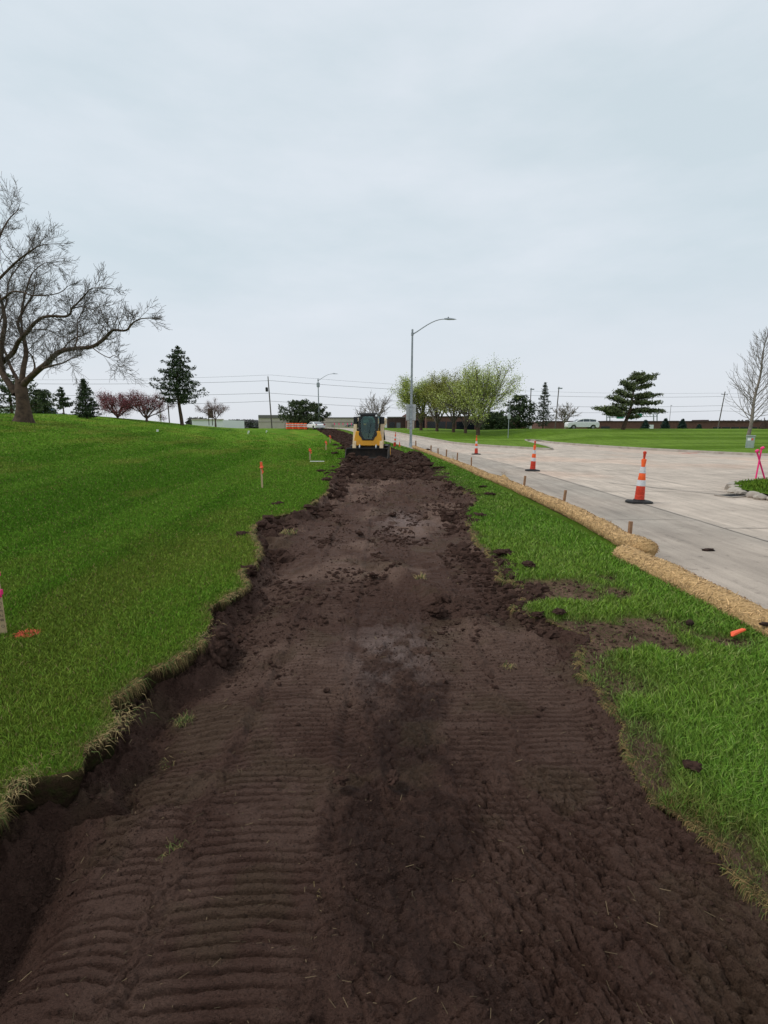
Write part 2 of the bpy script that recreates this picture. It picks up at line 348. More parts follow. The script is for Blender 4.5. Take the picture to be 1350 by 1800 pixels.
M['redpaint'] = mat('red_marking_paint', (.75, .09, .06), .8)
M['whiteplastic'] = mat('white_plastic', (.80, .80, .78), .5)
M['kerb'] = mat('kerb_concrete', (.40, .355, .30), .85, noise=(2.5, (.29, .24, .20), .42, .68), bump=(25, .5, .012))
M['woods'] = mat('far_woods', (.10, .10, .095), .95, attr=True)
def glass_mat():
    m = bpy.data.materials.new('cab_glass'); m.use_nodes = True; t = m.node_tree; t.nodes.clear()
    o = t.nodes.new('ShaderNodeOutputMaterial'); x = t.nodes.new('ShaderNodeMixShader'); a = t.nodes.new('ShaderNodeBsdfTransparent'); g = t.nodes.new('ShaderNodeBsdfGlossy')
    a.inputs[0].default_value = (.50, .64, .62, 1); g.inputs['Color'].default_value = (.75, .95, .92, 1); g.inputs['Roughness'].default_value = .03
    f = t.nodes.new('ShaderNodeFresnel'); f.inputs[0].default_value = 1.6
    t.links.new(f.outputs[0], x.inputs[0]); t.links.new(a.outputs[0], x.inputs[1]); t.links.new(g.outputs[0], x.inputs[2]); t.links.new(x.outputs[0], o.inputs[0]); return m
M['cabglass'] = glass_mat()
def road_mat():
    m = bpy.data.materials.new('road_concrete'); m.use_nodes = True; t = m.node_tree; b = t.nodes['Principled BSDF']; b.inputs['Roughness'].default_value = .85; b.inputs['Specular IOR Level'].default_value = .25
    L = t.links.new; N = t.nodes.new
    a = N('ShaderNodeAttribute'); a.attribute_name = 'Col'; tc = N('ShaderNodeTexCoord')
    def nz(scale, det=5, vec=None, rough=.6):
        n = N('ShaderNodeTexNoise'); n.inputs['Scale'].default_value = scale; n.inputs['Detail'].default_value = det; n.inputs['Roughness'].default_value = rough
        L(vec or tc.outputs['Object'], n.inputs['Vector']); return n.outputs['Fac']
    def ramp(s, lo, hi, a0, a1):
        r = N('ShaderNodeMapRange'); r.inputs['From Min'].default_value = lo; r.inputs['From Max'].default_value = hi; r.inputs['To Min'].default_value = a0; r.inputs['To Max'].default_value = a1; L(s, r.inputs['Value']); return r.outputs[0]
    def mul(c, v):
        x = N('ShaderNodeMix'); x.data_type = 'RGBA'; x.blend_type = 'MULTIPLY'; x.inputs['Factor'].default_value = 1; L(c, x.inputs[6]); L(v, x.inputs[7]); return x.outputs[2]
    c = mul(a.outputs['Color'], ramp(nz(.9, 6), .3, .7, .80, 1.12))
    mp = N('ShaderNodeMapping'); mp.inputs['Scale'].default_value = (6, .7, 1); L(tc.outputs['Object'], mp.inputs['Vector'])
    c = mul(c, ramp(nz(1.0, 6, mp.outputs[0]), .3, .7, .78, 1.12))
    c = mul(c, ramp(nz(70, 3), .3, .7, .86, 1.12))
    # dirty spots
    c = mul(c, ramp(nz(7, 4), .58, .70, 1.0, .68))
    L(c, b.inputs['Base Color'])
    bp = N('ShaderNodeBump'); bp.inputs['Strength'].default_value = .35; bp.inputs['Distance'].default_value = .006; L(nz(120, 3), bp.inputs['Height']); L(bp.outputs[0], b.inputs['Normal'])
    return m
M['road'] = road_mat()
def wattle_mat():
    m = mat('straw_wattle', (.56, .36, .17), .85, spec=.2, noise=(45, (.34, .21, .085), .42, .66, 4), bump=[(60, .9, .02)])
    t = m.node_tree; b = t.nodes['Principled BSDF']; src = b.inputs['Base Color'].links[0].from_socket
    uv = t.nodes.new('ShaderNodeUVMap'); 
    return m
M['wattle'] = wattle_mat()
# ------------------------------------------------------------------ ground
def lawncol(x, y, side=0):
    x = np.asarray(x, float); y = np.asarray(y, float)
    u = x+cur(y)
    dry = ss(.50, .74, fbm(u*.8+4, y*.30, 4, 101)+.10*(fbm(x*4, y*4, 3, 102)-.5))
    st = ss(.44, .58, fbm((u+.10*y)*1.05, y*.07+2, 2, 105))          # mowing passes
    g0 = np.array([.078, .168, .010]); g1 = np.array([.122, .222, .018]); dr = np.array([.215, .205, .035])
    c = g0+(g1-g0)*np.clip(st*.75+.3*(fbm(x*1.7, y*.8, 3, 103)-.35), 0, 1)[..., None]
    c = c+(dr-c)*(dry*(.42 if side == 0 else .25))[..., None]
    if side == 1:
        gr = np.array([.155, .230, .036]); c = c+(gr-c)*(.55*fbm(x*1.3, y*1.3, 3, 107))[..., None]
    if side == 2:
        bands = ss(.42, .58, fbm(x*.03, y*.42, 2, 106)); a = np.array([.105, .190, .016]); b_ = np.array([.16, .26, .036]); c = a+(b_-a)*bands[..., None]
    return c
def rows(y0, y1, k, m):
    r = [y0]
    while r[-1] < y1: r.append(r[-1]+max(m, k*abs(r[-1])))
    r[-1] = y1; return np.array(r)
def rowmesh(ys, x0, x1, nc, pw, H, colf):
    t = np.linspace(0, 1, nc)**pw
    Y = np.repeat(ys[:, None], nc, 1); a = x0(ys)[:, None]; b = x1(ys)[:, None]
    X = a+(b-a)*t[None]; Z = H(X, Y)
    V = np.stack([X, Y, Z], -1).reshape(-1, 3); return V, gridF(len(ys), nc), colf(X.ravel(), Y.ravel())
def joinm(parts):
    V = []; F = []; C = []; n = 0
    for v, f, c in parts: V.append(v); F.append(f+n); C.append(c); n += len(v)
    return np.concatenate(V), np.concatenate(F), np.concatenate(C)
# base sheet reaching the horizon
ang = np.linspace(0, 2*np.pi, 97); rad = np.array([0, 60, 200, 600, 1500, 4000])
V = np.stack([np.outer(rad, np.cos(ang)), np.outer(rad, np.sin(ang)), np.full((6, 97), -1.75)], -1).reshape(-1, 3)
tag(mesh_np('ground', V, gridF(6, 97), M['lawn'], col=np.tile([.10, .12, .06], (len(V), 1))), kind='structure')
# excavated strip
def soilcol(x, y):
    u = x+cur(y); un = u+.5*(fbm(x*5, y*3, 5, 127, .65)-.5)
    pale = ss(.52, .70, fbm(x*1.5, y*.9, 4, 121))*ss(1.2, 5, y)
    sc = np.exp(-(((x-.05)/.30)**2+((y-3.35)/.45)**2))*ss(.35, .6, fbm(x*8, y*8, 3, 122))+np.exp(-(((x-.35)/.45)**2+((y-8.3)/1.0)**2))*ss(.3, .6, fbm(x*5, y*5, 3, 123))
    a = np.array([.080, .043, .032]); b = np.array([.172, .108, .082]); c_ = np.array([.25, .185, .165]); ol = np.array([.088, .066, .036])
    c = a+(b-a)*np.clip(pale*.9+.16*ss(3.5, 7, y)*ss(20, 14, y)+(.26*ss(-1.2, -1.1, un)*ss(-.20, -.30, un)+.14*ss(.3, .4, un)*ss(1.2, 1.1, un))*ss(.34, .58, fbm(x*4, y*4, 4, 126))*ss(9, 6, y), 0, 1)[..., None]
    dk = np.array([.048, .026, .020]); q = ss(.28, .10, np.abs(un-.1)-.10)*ss(.40, .58, fbm(x*3.5, y*3.5, 5, 125, .65)+.02)*ss(4.5, 2.5, y)+ss(17, 20, y)*.95
    c = c+(dk-c)*np.clip(q, 0, 1)[..., None]
    o = ss(.56, .70, fbm(x*3.2, y*3.2, 4, 124))*.30; c = c+(ol-c)*o[..., None]
    return c+(c_-c)*np.clip(sc*.75, 0, 1)[..., None]
ys = rows(.55, 16, .0034, .0036); ys2 = rows(16, 300, .008, .06)
yb = rows(-6, .55, 0, .05)
parts = [rowmesh(yb, lambda y: LE(y)-.3, lambda y: RE(y)+.3, 90, 1, HD, soilcol), rowmesh(ys, lambda y: LE(y)-.3, lambda y: RE(y)+.3, 560, 1, HD, soilcol), rowmesh(ys2, lambda y: LE(y)-.3, lambda y: RE(y)+.3, 140, 1, HD, soilcol)]
V, F, C = joinm(parts)
tag(mesh_np('excavated_soil_path', V, F, M['soil'], col=C), kind='structure')
# left lawn with a torn overhanging edge
def edged(V, F, C, nr, nc, side, th):
    """skirt of sod along the cut edge (column 0 or last)"""
    idx = np.arange(nr)*nc+(0 if side < 0 else nc-1)
    e = V[idx]; n = len(V); sgn = 1 if side > 0 else -1
    C = C.copy(); C[idx] = np.array([.10, .075, .035])
    s1 = e.copy(); s1[:, 2] -= th*.22; s1[:, 0] += sgn*.012*vn(e[:, 1]*30, 1.5, 3)
    s2 = e.copy(); s2[:, 2] -= th*(.8+.6*vn(e[:, 1]*9, 2.5, 4)); s2[:, 0] -= sgn*(.02+.05*vn(e[:, 1]*13, 4.5, 5))
    V2 = np.concatenate([V, s1, s2]); a = np.arange(nr)
    A = np.stack([idx[:-1], idx[1:], n+a[1:], n+a[:-1]], 1); B = np.stack([n+a[:-1], n+a[1:], n+nr+a[1:], n+nr+a[:-1]], 1)
    C2 = np.concatenate([C, np.tile([.060, .038, .022], (nr, 1)), np.tile([.030, .019, .013], (nr, 1))])
    return V2, np.concatenate([F, A, B]), C2
yl = np.concatenate([rows(-6, .5, 0, .08)[:-1], rows(.5, 300, .011, .02)])
# left lawn: column last = strip edge
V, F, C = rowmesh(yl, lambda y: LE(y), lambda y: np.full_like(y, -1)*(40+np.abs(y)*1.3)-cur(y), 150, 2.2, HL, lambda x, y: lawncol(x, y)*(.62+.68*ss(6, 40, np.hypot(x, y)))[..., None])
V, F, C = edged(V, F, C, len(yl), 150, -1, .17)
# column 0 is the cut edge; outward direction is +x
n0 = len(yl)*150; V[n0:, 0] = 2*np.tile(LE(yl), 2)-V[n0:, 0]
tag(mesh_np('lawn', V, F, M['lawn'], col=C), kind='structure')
def vergecol(x, y):
    c = lawncol(x, y, 1)*.8; w = worn(x, y); s = np.array([.15, .092, .066])*(.6+.8*fbm(x*9, y*9, 3, 22))[..., None]; return c+(s-c)*np.clip(w*1.3, 0, 1)[..., None]
V, F, C = rowmesh(yl, lambda y: RE(y), lambda y: 3.22-cur(y), 150, 1, HV, vergecol)
V, F, C = edged(V, F, C, len(yl), 150, -1, .06)
tag(mesh_np('grass_verge', V, F, M['lawn'], col=C), kind='structure')
# roads
def roadcol(x, y):
    u = x+cur(y); lane = ss(5.58, 5.62, u)
    k = np.floor(y/4.6+.3); l = np.floor((u-5.6)/3.6); tone = .90+.20*_T[(k.astype(int)*7+3) & 255, (l.astype(int)*13+5) & 255]
    a = np.array([.395, .34, .285]); b = np.array([.54, .45, .37]); pk = np.array([.60, .44, .34])
    c = a+(b-a)*lane[..., None]*.95; c = c+(pk-c)*(ss(.45, .7, fbm(u*.45, y*.25, 3, 131))*(.15+.55*lane))[..., None]
    c = c*(1+(tone-1)*lane*.8)[..., None]
    # faint dark wheel paths
    c = c*(1-.12*ss(.35, .1, np.abs(u-4.4))-.10*ss(.4, .1, np.abs(u-7.4)))[..., None]
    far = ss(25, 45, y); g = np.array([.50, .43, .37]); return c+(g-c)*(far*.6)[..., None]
HRd = lambda x, y: gbase(y)+0*x+.006*(fbm(x*.7, y*.7, 2, 8)-.5)
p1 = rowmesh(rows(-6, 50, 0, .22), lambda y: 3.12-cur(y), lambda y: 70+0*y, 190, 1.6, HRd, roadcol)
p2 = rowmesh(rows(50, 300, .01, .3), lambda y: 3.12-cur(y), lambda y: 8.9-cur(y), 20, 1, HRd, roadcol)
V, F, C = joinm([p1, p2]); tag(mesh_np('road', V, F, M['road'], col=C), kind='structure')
# joints and sealed cracks, thin sheets on the road
jm = mat('joint_sealant', (.20, .175, .155), .9); jb = MB()
def strip(b, pts, w, h=.006):
    V = []; pts = [Vector((p[0], p[1], 0)) for p in pts]
    for i, p in enumerate(pts):
        d = (pts[min(i+1, len(pts)-1)]-pts[max(i-1, 0)]).normalized(); n = Vector((-d.y, d.x, 0)); ww = w*random.uniform(.5, 1.25)/2
        for s in (-1, 1):
            q = p+n*s*ww; V.append((q.x, q.y, float(HRd(np.array(q.x), np.array(q.y)))+h))
    b.add(V, [(2*i, 2*i+1, 2*i+3, 2*i+2) for i in range(len(pts)-1)])
def crackline(a, b_, n, j): 
    a = Vector(a); b_ = Vector(b_); d = (b_-a).normalized(); nn = Vector((-d.y, d.x)); off = 0; out = []
    for i in range(n+1):
        off = off*.8+random.uniform(-j, j); q = a.lerp(b_, i/n)+nn*off; out.append((q.x, q.y))
    return out
yy = np.arange(-5, 60, .5)
strip(jb, [(5.6-float(cur(y))+random.uniform(-.012, .012), y) for y in yy], .030)
strip(jb, [(8.62-float(cur(y))+random.uniform(-.01, .01), y) for y in np.arange(11, 40, .5)], .022, .0065)
for k in range(-1, 13):
    y = k*4.6-1.38; strip(jb, crackline((5.63-float(cur(y)), y), ((8.5 if y < 12 else 17)-float(cur(y)), y+random.uniform(-.1, .1)), 16, .01), .024, .007)
    strip(jb, crackline((3.3-float(cur(y)), y+.8), (5.57-float(cur(y)), y+random.uniform(.5, 1.1)), 12, .03), .016, .0072)
for a, b_ in [((8.7, 11.6), (5.9, 15.4)), ((6.4, 17.8), (16, 20.5)), ((12, 15.4), (21, 22)), ((8, 24), (20, 25.5)), ((7, 27), (13, 33)), ((11, 17), (26, 18)), ((7, 21), (17, 29))]:
    strip(jb, crackline(a, b_, 22, .05), .018, .0078)
# second sealed joint running up to the storm drain
strip(jb, crackline((8.5, 11.4), (6.7, 14.3), 8, .01), .05, .0085)
tag(jb.build('pavement_joints', jm, smooth=False), kind='structure')
# lawns across the road
A0, A1, B0 = fA0, fA1, fB0
K0 = lambda y: np.interp(y, [-6, 10.5, 12, 13.2, 14.2], [8.75, 8.75, 8.85, 9.5, 11]); K1 = lambda y: np.interp(y, [-6, -4, 8, 12.5, 14.2], [60, 60, 30, 20, 11.2])
lc = lambda x, y: lawncol(x, y, 2)
V, F, C = joinm([rowmesh(np.linspace(34, 48, 50), A0, A1, 24, 1, HR, lc), rowmesh(np.linspace(8, 48, 90), B0, lambda y: 130+0*y, 60, 1.6, HR, lc), rowmesh(rows(48, 300, .012, .4), lambda y: 8.75-cur(y), lambda y: 200+0*y, 90, 1.7, HR, lc)])
tag(mesh_np('lawn_across_road', V, F, M['lawn'], col=C), kind='structure')
V, F, C = rowmesh(np.linspace(-6, 14.2, 70), K0, K1, 60, 1.4, lambda x, y: .13+.05*ss(0, 3, x-K0(y))+0*y, lambda x, y: lawncol(x, y, 1)*.85)
tag(mesh_np('lawn_corner', V, F, M['lawn'], col=C), kind='structure')
# kerbs
def smoothpts(pts, n=6):
    out = []; Pn = [Vector((p[0], p[1], 0)) for p in pts]
    for i in range(len(Pn)-1):
        p0 = Pn[max(i-1, 0)]; p1 = Pn[i]; p2 = Pn[i+1]; p3 = Pn[min(i+2, len(Pn)-1)]
        for k in range(n):
            t = k/n; out.append(.5*((2*p1)+(-p0+p2)*t+(2*p0-5*p1+4*p2-p3)*t*t+(-p0+3*p1-3*p2+p3)*t**3))
    out.append(Pn[-1]); return out
def kerb(pts, skip=None, w=.17, h=.145, left=1):
    b = MB(); prof = [(-.02, -.1), (-.02, .05), (.015, h), (w, h+.004), (w+.01, -.1)]
    run = []
    def flush(run):
        if len(run) < 2: return
        V = []
        for p, n, z in run:
            for a, hh in prof: q = p+n*a; V.append((q.x, q.y, z+hh))
        k = len(prof); b.add(V, [(i*k+j, i*k+j+1, (i+1)*k+j+1, (i+1)*k+j) for i in range(len(run)-1) for j in range(k-1)]+[tuple(range(k)), tuple((len(run)-1)*k+j for j in range(k-1, -1, -1))])
    for i, p in enumerate(pts):
        d = (pts[min(i+1, len(pts)-1)]-pts[max(i-1, 0)]).normalized(); n = Vector((-d.y, d.x, 0))*left
        if skip and skip(p): flush(run); run = []; continue
        run.append((p, n, float(gbase(p.y))))
    flush(run); return b.build('kerb', M['kerb'])
mainr = [(8.7-float(cur(y)), y) for y in (250, 150, 110, 90, 75, 65, 58, 52, 47, 43)]
kb = [kerb(smoothpts(mainr+[(8.0, 39), (9.6, 36.6), (11.0, 34.6), (11.75, 34.1), (12.1, 35), (12.6, 38), (13.2, 44), (13.7, 47), (14.25, 48.1), (14.8, 47), (15, 44), (16.2, 40), (17.7, 36), (19.5, 32), (21.8, 27.5), (24, 25), (34, 19.3), (60, 8)])),
      kerb(smoothpts([(60, -4), (30, 7.8), (20, 12.4), (14, 14.3), (11.5, 14.25), (10.1, 13.75), (9.1, 12.8), (8.72, 11.8), (8.68, 10.5), (8.68, 4), (8.68, -6)]), skip=lambda p: p.x < 9.5 and 10.7 < p.y < 12.75)]
for k in kb: tag(k, kind='structure')
# broken kerb lumps at the corner and the storm drain grate
def lump(name, r, m, seed, sub=2, sq=(1, 1, .7), am=.35, parent=None):
    import bmesh
    bm = bmesh.new(); bmesh.ops.create_icosphere(bm, subdivisions=sub, radius=1); rr = random.Random(seed); ox = rr.random()*50
    for v in bm.verts:
        p = v.co; n = float(fbm(p.x*1.6+ox, p.y*1.6+p.z*1.9+ox, 3, seed % 50)); n2 = float(fbm(p.x*5+ox, p.y*5+p.z*4, 2, seed % 40))+.5*float(fbm(p.x*11+ox, p.y*11+p.z*9, 2, seed % 30))-.25
        v.co = Vector((p.x*sq[0], p.y*sq[1], p.z*sq[2]))*r*(1+am*2*(n-.5)+am*1.1*(n2-.5))
    me = bpy.data.meshes.new(name); bm.to_mesh(me); bm.free(); me.materials.append(m); me.polygons.foreach_set('use_smooth', [sub > 2]*len(me.polygons))
    o = bpy.data.objects.new(name, me); COL.objects.link(o); o.parent = parent; return o
brk = [(9.25, 12.62, .16), (8.98, 12.3, .15), (8.82, 12.02, .17), (8.72, 11.72, .14), (8.86, 11.5, .12), (8.72, 11.28, .16), (8.66, 11.0, .13), (8.78, 10.8, .12)]
for i, (x, y, r) in enumerate(brk):
    o = lump('kerb_fragment', r, M['kerb'], 60+i, 2, (1, 1.1, .65), .3); o.location = (x, y, .05); o.rotation_euler = (0, 0, i)
    tag(o, ['farthest', 'second farthest', 'third farthest', 'fourth farthest', 'fourth nearest', 'third nearest', 'second nearest', 'nearest'][i]+' broken lump of pale kerb concrete at the rounded lawn corner', 'rubble', 'broken kerb pieces at the corner')
d = empty('storm_drain', (8.42, 11.55, .0), R(20), 'flat dark storm drain grate beside the broken kerb corner', 'drain')
b = MB(); 
for i in range(9): b.box(-.30+i*.07, -.27+i*.07, -.16, .16, .006, .022)
b.build('grate', M['rubber'], d, False); b = MB(); b.box(-.36, .36, -.22, -.165, .005, .026).box(-.36, .36, .165, .22, .005, .026).box(-.36, -.31, -.16, .16, .005, .025).box(.30, .36, -.16, .16, .005, .025); b.build('frame', M['kerb'], d, False)
# red utility marking on the far kerb
def mark(pts, w, z, name, m, lab, cat):
    b = MB()
    for a in pts: 
        q = []
        for i in range(9): t = i/8; q.append((a[0]+(a[2]-a[0])*t, a[1]+(a[3]-a[1])*t+.04*math.sin(i*2)))
        V = []
        for x, y in q: V += [(x, y-w/2, z), (x, y+w/2, z)]
        b.add(V, [(2*i, 2*i+2, 2*i+3, 2*i+1) for i in range(8)])
    o = b.build(name, m, smooth=False); tag(o, lab, cat); return o
mark([(18.5, 30.2, 19.8, 30.5), (18.6, 30.7, 19.9, 30.9), (18.9, 30.0, 19.3, 31.0)], .10, .016, 'paint_marking', M['redpaint'], 'red sprayed utility marking on the road by the far kerb', 'marking')
# ------------------------------------------------------------------ grass blades (uncountable)
def blades(name, x, y, z, r, col, h, w, lean=.5, mat_=None, dirx=None):
    n = len(x); a = rng.random(n)*2*np.pi; la = rng.random(n)*2*np.pi if dirx is None else dirx+rng.normal(0, .7, n)
    ln = lean*h*rng.random(n)*1.3; dx, dy = np.cos(a)*w/2, np.sin(a)*w/2; lx, ly = np.cos(la)*ln, np.sin(la)*ln
    base = np.stack([x, y, z-.01], 1); side = np.stack([dx, dy, 0*dx], 1)
    mid = base+np.stack([lx*.35, ly*.35, h*.6], 1); tip = base+np.stack([lx, ly, h], 1)
    V = np.stack([base-side, base+side, mid+side*.75, mid-side*.75, tip], 1).reshape(-1, 3)
    k = np.arange(n)[:, None]*5; F = np.concatenate([k+[0, 1, 2], k+[0, 2, 3], k+[3, 2, 4]], 0)
    C = np.repeat(col, 5, 0)
    return mesh_np(name, V, F, mat_ or M['grass'], smooth=False, col=C)
def sample(n, r0, r1, th=60):
    r = np.exp(rng.uniform(math.log(r0), math.log(r1), n)); t = np.radians(rng.uniform(-th, th, n)); return r*np.sin(t), r*np.cos(t), r
def jitter(c, n, a=.35): 
    v = 1+a*(rng.random(n)-.5)*2; c = c*v[:, None]; c[:, 0] *= 1+.25*(rng.random(n)-.5); return c
x, y, r = sample(2150000, 1.1, 60, 78); k = rng.random(len(x)) < ss(62, 14, r)*.85+.15; x, y, r = x[k], y[k], r[k]
k = x < LE(y)-.005; xl, yl_, rl = x[k], y[k], r[k]
k = (x > RE(y)+.005) & (x < 2.98-cur(y)); k &= rng.random(len(x)) > worn(x, y)*.93; xv, yv, rv = x[k], y[k], r[k]
# left lawn
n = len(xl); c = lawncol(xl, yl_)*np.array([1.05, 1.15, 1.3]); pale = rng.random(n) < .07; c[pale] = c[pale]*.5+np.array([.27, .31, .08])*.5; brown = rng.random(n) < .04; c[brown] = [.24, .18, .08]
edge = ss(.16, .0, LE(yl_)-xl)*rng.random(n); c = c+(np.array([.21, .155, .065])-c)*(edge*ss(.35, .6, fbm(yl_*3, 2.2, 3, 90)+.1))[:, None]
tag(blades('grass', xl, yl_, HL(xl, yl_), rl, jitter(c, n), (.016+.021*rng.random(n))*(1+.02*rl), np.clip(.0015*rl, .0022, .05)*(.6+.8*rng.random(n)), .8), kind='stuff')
n = len(xv); c = lawncol(xv, yv, 1)*np.array([1.12, 1.22, 1.5]); pale = rng.random(n) < .14; c[pale] = c[pale]*.35+np.array([.30, .34, .12])*.65; w_ = worn(xv, yv); c = c+(np.array([.12, .12, .06])-c)*(w_*.7)[:, None]
br = ss(.40, .0, xv-RE(yv))*ss(2.6, 1.8, yv)*rng.random(n); c = c+(np.array([.15, .10, .045])-c)*br[:, None]
tag(blades('verge_grass', xv, yv, HV(xv, yv), rv, jitter(c, n), (.028+.036*rng.random(n))*(1-.5*w_)*(1+.015*rv), np.clip(.0016*rv, .0023, .05)*(.6+.8*rng.random(n)), .9), kind='stuff')
# corner lawn and distant lawns, sparse wide tufts
x = rng.uniform(8.8, 20, 26000); y = rng.uniform(7, 14.2, 26000); k = (x > K0(y)+.1) & (x < K1(y)-.1); x, y = x[k], y[k]
tag(blades('corner_grass', x, y, .13+.05*ss(0, 3, x-K0(y)), x, jitter(lawncol(x, y, 1)*.9, len(x)), .05+.05*rng.random(len(x)), np.full(len(x), .03), .7), kind='stuff')
# dead grass fringe on the cut edges
def fringe(name, E, H, sgn, y0, y1, n, L0):
    t = rng.random(n); y = y0*(y1/y0)**t; den = ss(.38, .62, fbm(y*4.6, 6.6, 4, 91)); k = rng.random(n) < (.08 if sgn > 0 else .3)+.92*den; y = y[k]; n = len(y); den = den[k]
    x = E(y)-sgn*rng.random(n)**1.5*.05; z = H(x, y)-.005
    L = (L0*(.35+rng.random(n)))*(.5+.9*den); w = np.clip(.0012*y, .0016, .02)*(.6+.8*rng.random(n)); out = sgn*L*(.25+.5*rng.random(n)); al = L*rng.normal(0, .45, n)
    base = np.stack([x, y, z], 1); sd_ = np.stack([0*w, w/2, .3*w], 1)
    mid = base+np.stack([out*.6, al*.5, L*(.25*rng.random(n))], 1); tip = base+np.stack([out, al, -L*(.1+.75*rng.random(n))], 1)
    V = np.stack([base-sd_, base+sd_, mid+sd_*.8, mid-sd_*.8, tip], 1).reshape(-1, 3); q = np.arange(n)[:, None]*5
    F = np.concatenate([q+[0, 1, 2], q+[0, 2, 3], q+[3, 2, 4]], 0)
    c = np.array([.28, .19, .08])*(.25+.95*rng.random(n))[:, None]; g = rng.random(n) < .30; c[g] = np.array([.09, .12, .03])*(.6+.8*rng.random(g.sum()))[:, None]
    return V, F, np.repeat(c, 5, 0)
def tuft(cx, cy, cz, n, L0, sp, green=.2, up=.9, hang=False):
    a = rng.random(n)*2*np.pi; rr = sp*np.sqrt(rng.random(n)); x = cx+np.cos(a)*rr; y = cy+np.sin(a)*rr; a2 = a+rng.normal(0, 1.3, n); L = L0*(.3+1.0*rng.random(n)**1.6); w = np.clip(.0011*cy, .0016, .02)
    if hang: x = cx+rng.normal(0, sp*.45, n); y = cy+rng.normal(0, sp*1.2, n); a2 = rng.normal(-.5, .75, n); up = -.25
    base = np.stack([x, y, np.full(n, cz)], 1); ou = np.stack([np.cos(a2), np.sin(a2), 0*a2], 1)*L[:, None]; sd_ = np.stack([-np.sin(a2), np.cos(a2), 0*a2], 1)*w/2
    u_ = up*(.3+.9*rng.random(n))+(.35 if hang else 0); mid = base+ou*.5+np.stack([0*L, 0*L, L*u_*.7], 1); tip = base+ou*(.95)+np.stack([rng.normal(0, .15, n)*L, rng.normal(0, .15, n)*L, L*(u_*.4-(.9 if hang else .5)*rng.random(n))], 1)
    V = np.stack([base-sd_, base+sd_, mid+sd_*.8, mid-sd_*.8, tip], 1).reshape(-1, 3); q = np.arange(n)[:, None]*5
    F = np.concatenate([q+[0, 1, 2], q+[0, 2, 3], q+[3, 2, 4]], 0)
    c = np.array([.36, .265, .12])*(.5+.7*rng.random(n))[:, None]; g = rng.random(n) < green; c[g] = np.array([.10, .14, .035])*(.6+.8*rng.random(g.sum()))[:, None]
    return V, F, np.repeat(c, 5, 0)
fr = [fringe('f', LE, HL, 1, 1.3, 16, 24000, .062), fringe('f', RE, HV, -1, 1.2, 14, 16000, .070)]
V, F, C = joinm(fr); tag(mesh_np('dead_grass_fringe', V, F, M['straw'], smooth=False, col=C), kind='stuff')
# big straw-coloured tufts hanging from the sod edge
for (px, py, z, n, L, sp, lab) in [(92, 1365, .15, 420, .11, .05, 'straw coloured grass tuft overhanging the near left corner of the dug edge'), (185, 1275, .13, 420, .10, .06, 'long dry grass tuft drooping over the left edge, second from the bottom'),
        (352, 1122, .13, 260, .09, .07, 'dry fringe of grass on the rounded sod bulge at the left edge'), (400, 1042, .13, 240, .09, .07, 'dry grass tuft on the sod edge just above the rounded bulge')]:
    x, y = G(px, py, z); x = float(LE(np.array(y)))-.015; V, F, C = tuft(x, y, float(HL(np.array(x), np.array(y)))+.004, int(n*.55), L*.62, sp*1.5, .25, .9, True); o = mesh_np('grass_tuft', V, F, M['straw'], smooth=False, col=C); tag(o, lab, 'grass tuft')
for (px, py, n, L, sp, gr, lab) in [(322, 1245, 160, .06, .04, .75, 'green grass tuft lying on the soil below the left edge'), (300, 1300, 110, .05, .05, .5, 'flattened olive grass tuft on soil under the left bank'), (303, 1485, 120, .045, .035, .5, 'yellow green grass tuft in the track marks at left'),
        (548, 1565, 70, .035, .02, .1, 'tiny straw tuft on the tread marks near the bottom'), (738, 1022, 150, .07, .05, .25, 'straw tuft caught in the soil ridge mid path'), (893, 1168, 60, .05, .03, .3, 'small pale tuft on the right wheel track'), (508, 940, 220, .08, .12, .3, 'dry sod tuft below the left edge near the notch')]:
    x, y = G(px, py, .02); n = int(n*.7); V, F, C = tuft(x, y, float(HD(np.array(x), np.array(y)))-.004, n, L, sp, gr); o = mesh_np('soil_grass_tuft', V, F, M['straw'], smooth=False, col=C); tag(o, lab, 'grass tuft')
# scattered straw, rootlets and crumbs
n = 650; x, y, r = sample(n*2, .9, 16, 50); k = (x > LE(y)+.05) & (x < RE(y)-.02); x, y, r = x[k], y[k], r[k]; n = len(x)
a = rng.random(n)*np.pi*2; L = (.006+.03*rng.random(n)**3)*(1+.08*r); w = .0009*np.clip(r, 1, 10)*.6; z = HD(x, y)+.006
d0 = np.stack([np.cos(a)*L, np.sin(a)*L, .3*L*rng.random(n)], 1); s0 = np.stack([-np.sin(a)*w, np.cos(a)*w, 0*w], 1); b0 = np.stack([x, y, z], 1)
V = np.stack([b0-s0, b0+s0, b0+d0+s0, b0+d0-s0], 1).reshape(-1, 3); c = np.repeat(np.array([.20, .145, .08])*(.25+.9*rng.random(n)**1.5)[:, None], 4, 0)
tag(mesh_np('straw_litter', V, np.arange(n*4).reshape(-1, 4), M['straw'], smooth=False, col=c), kind='stuff')
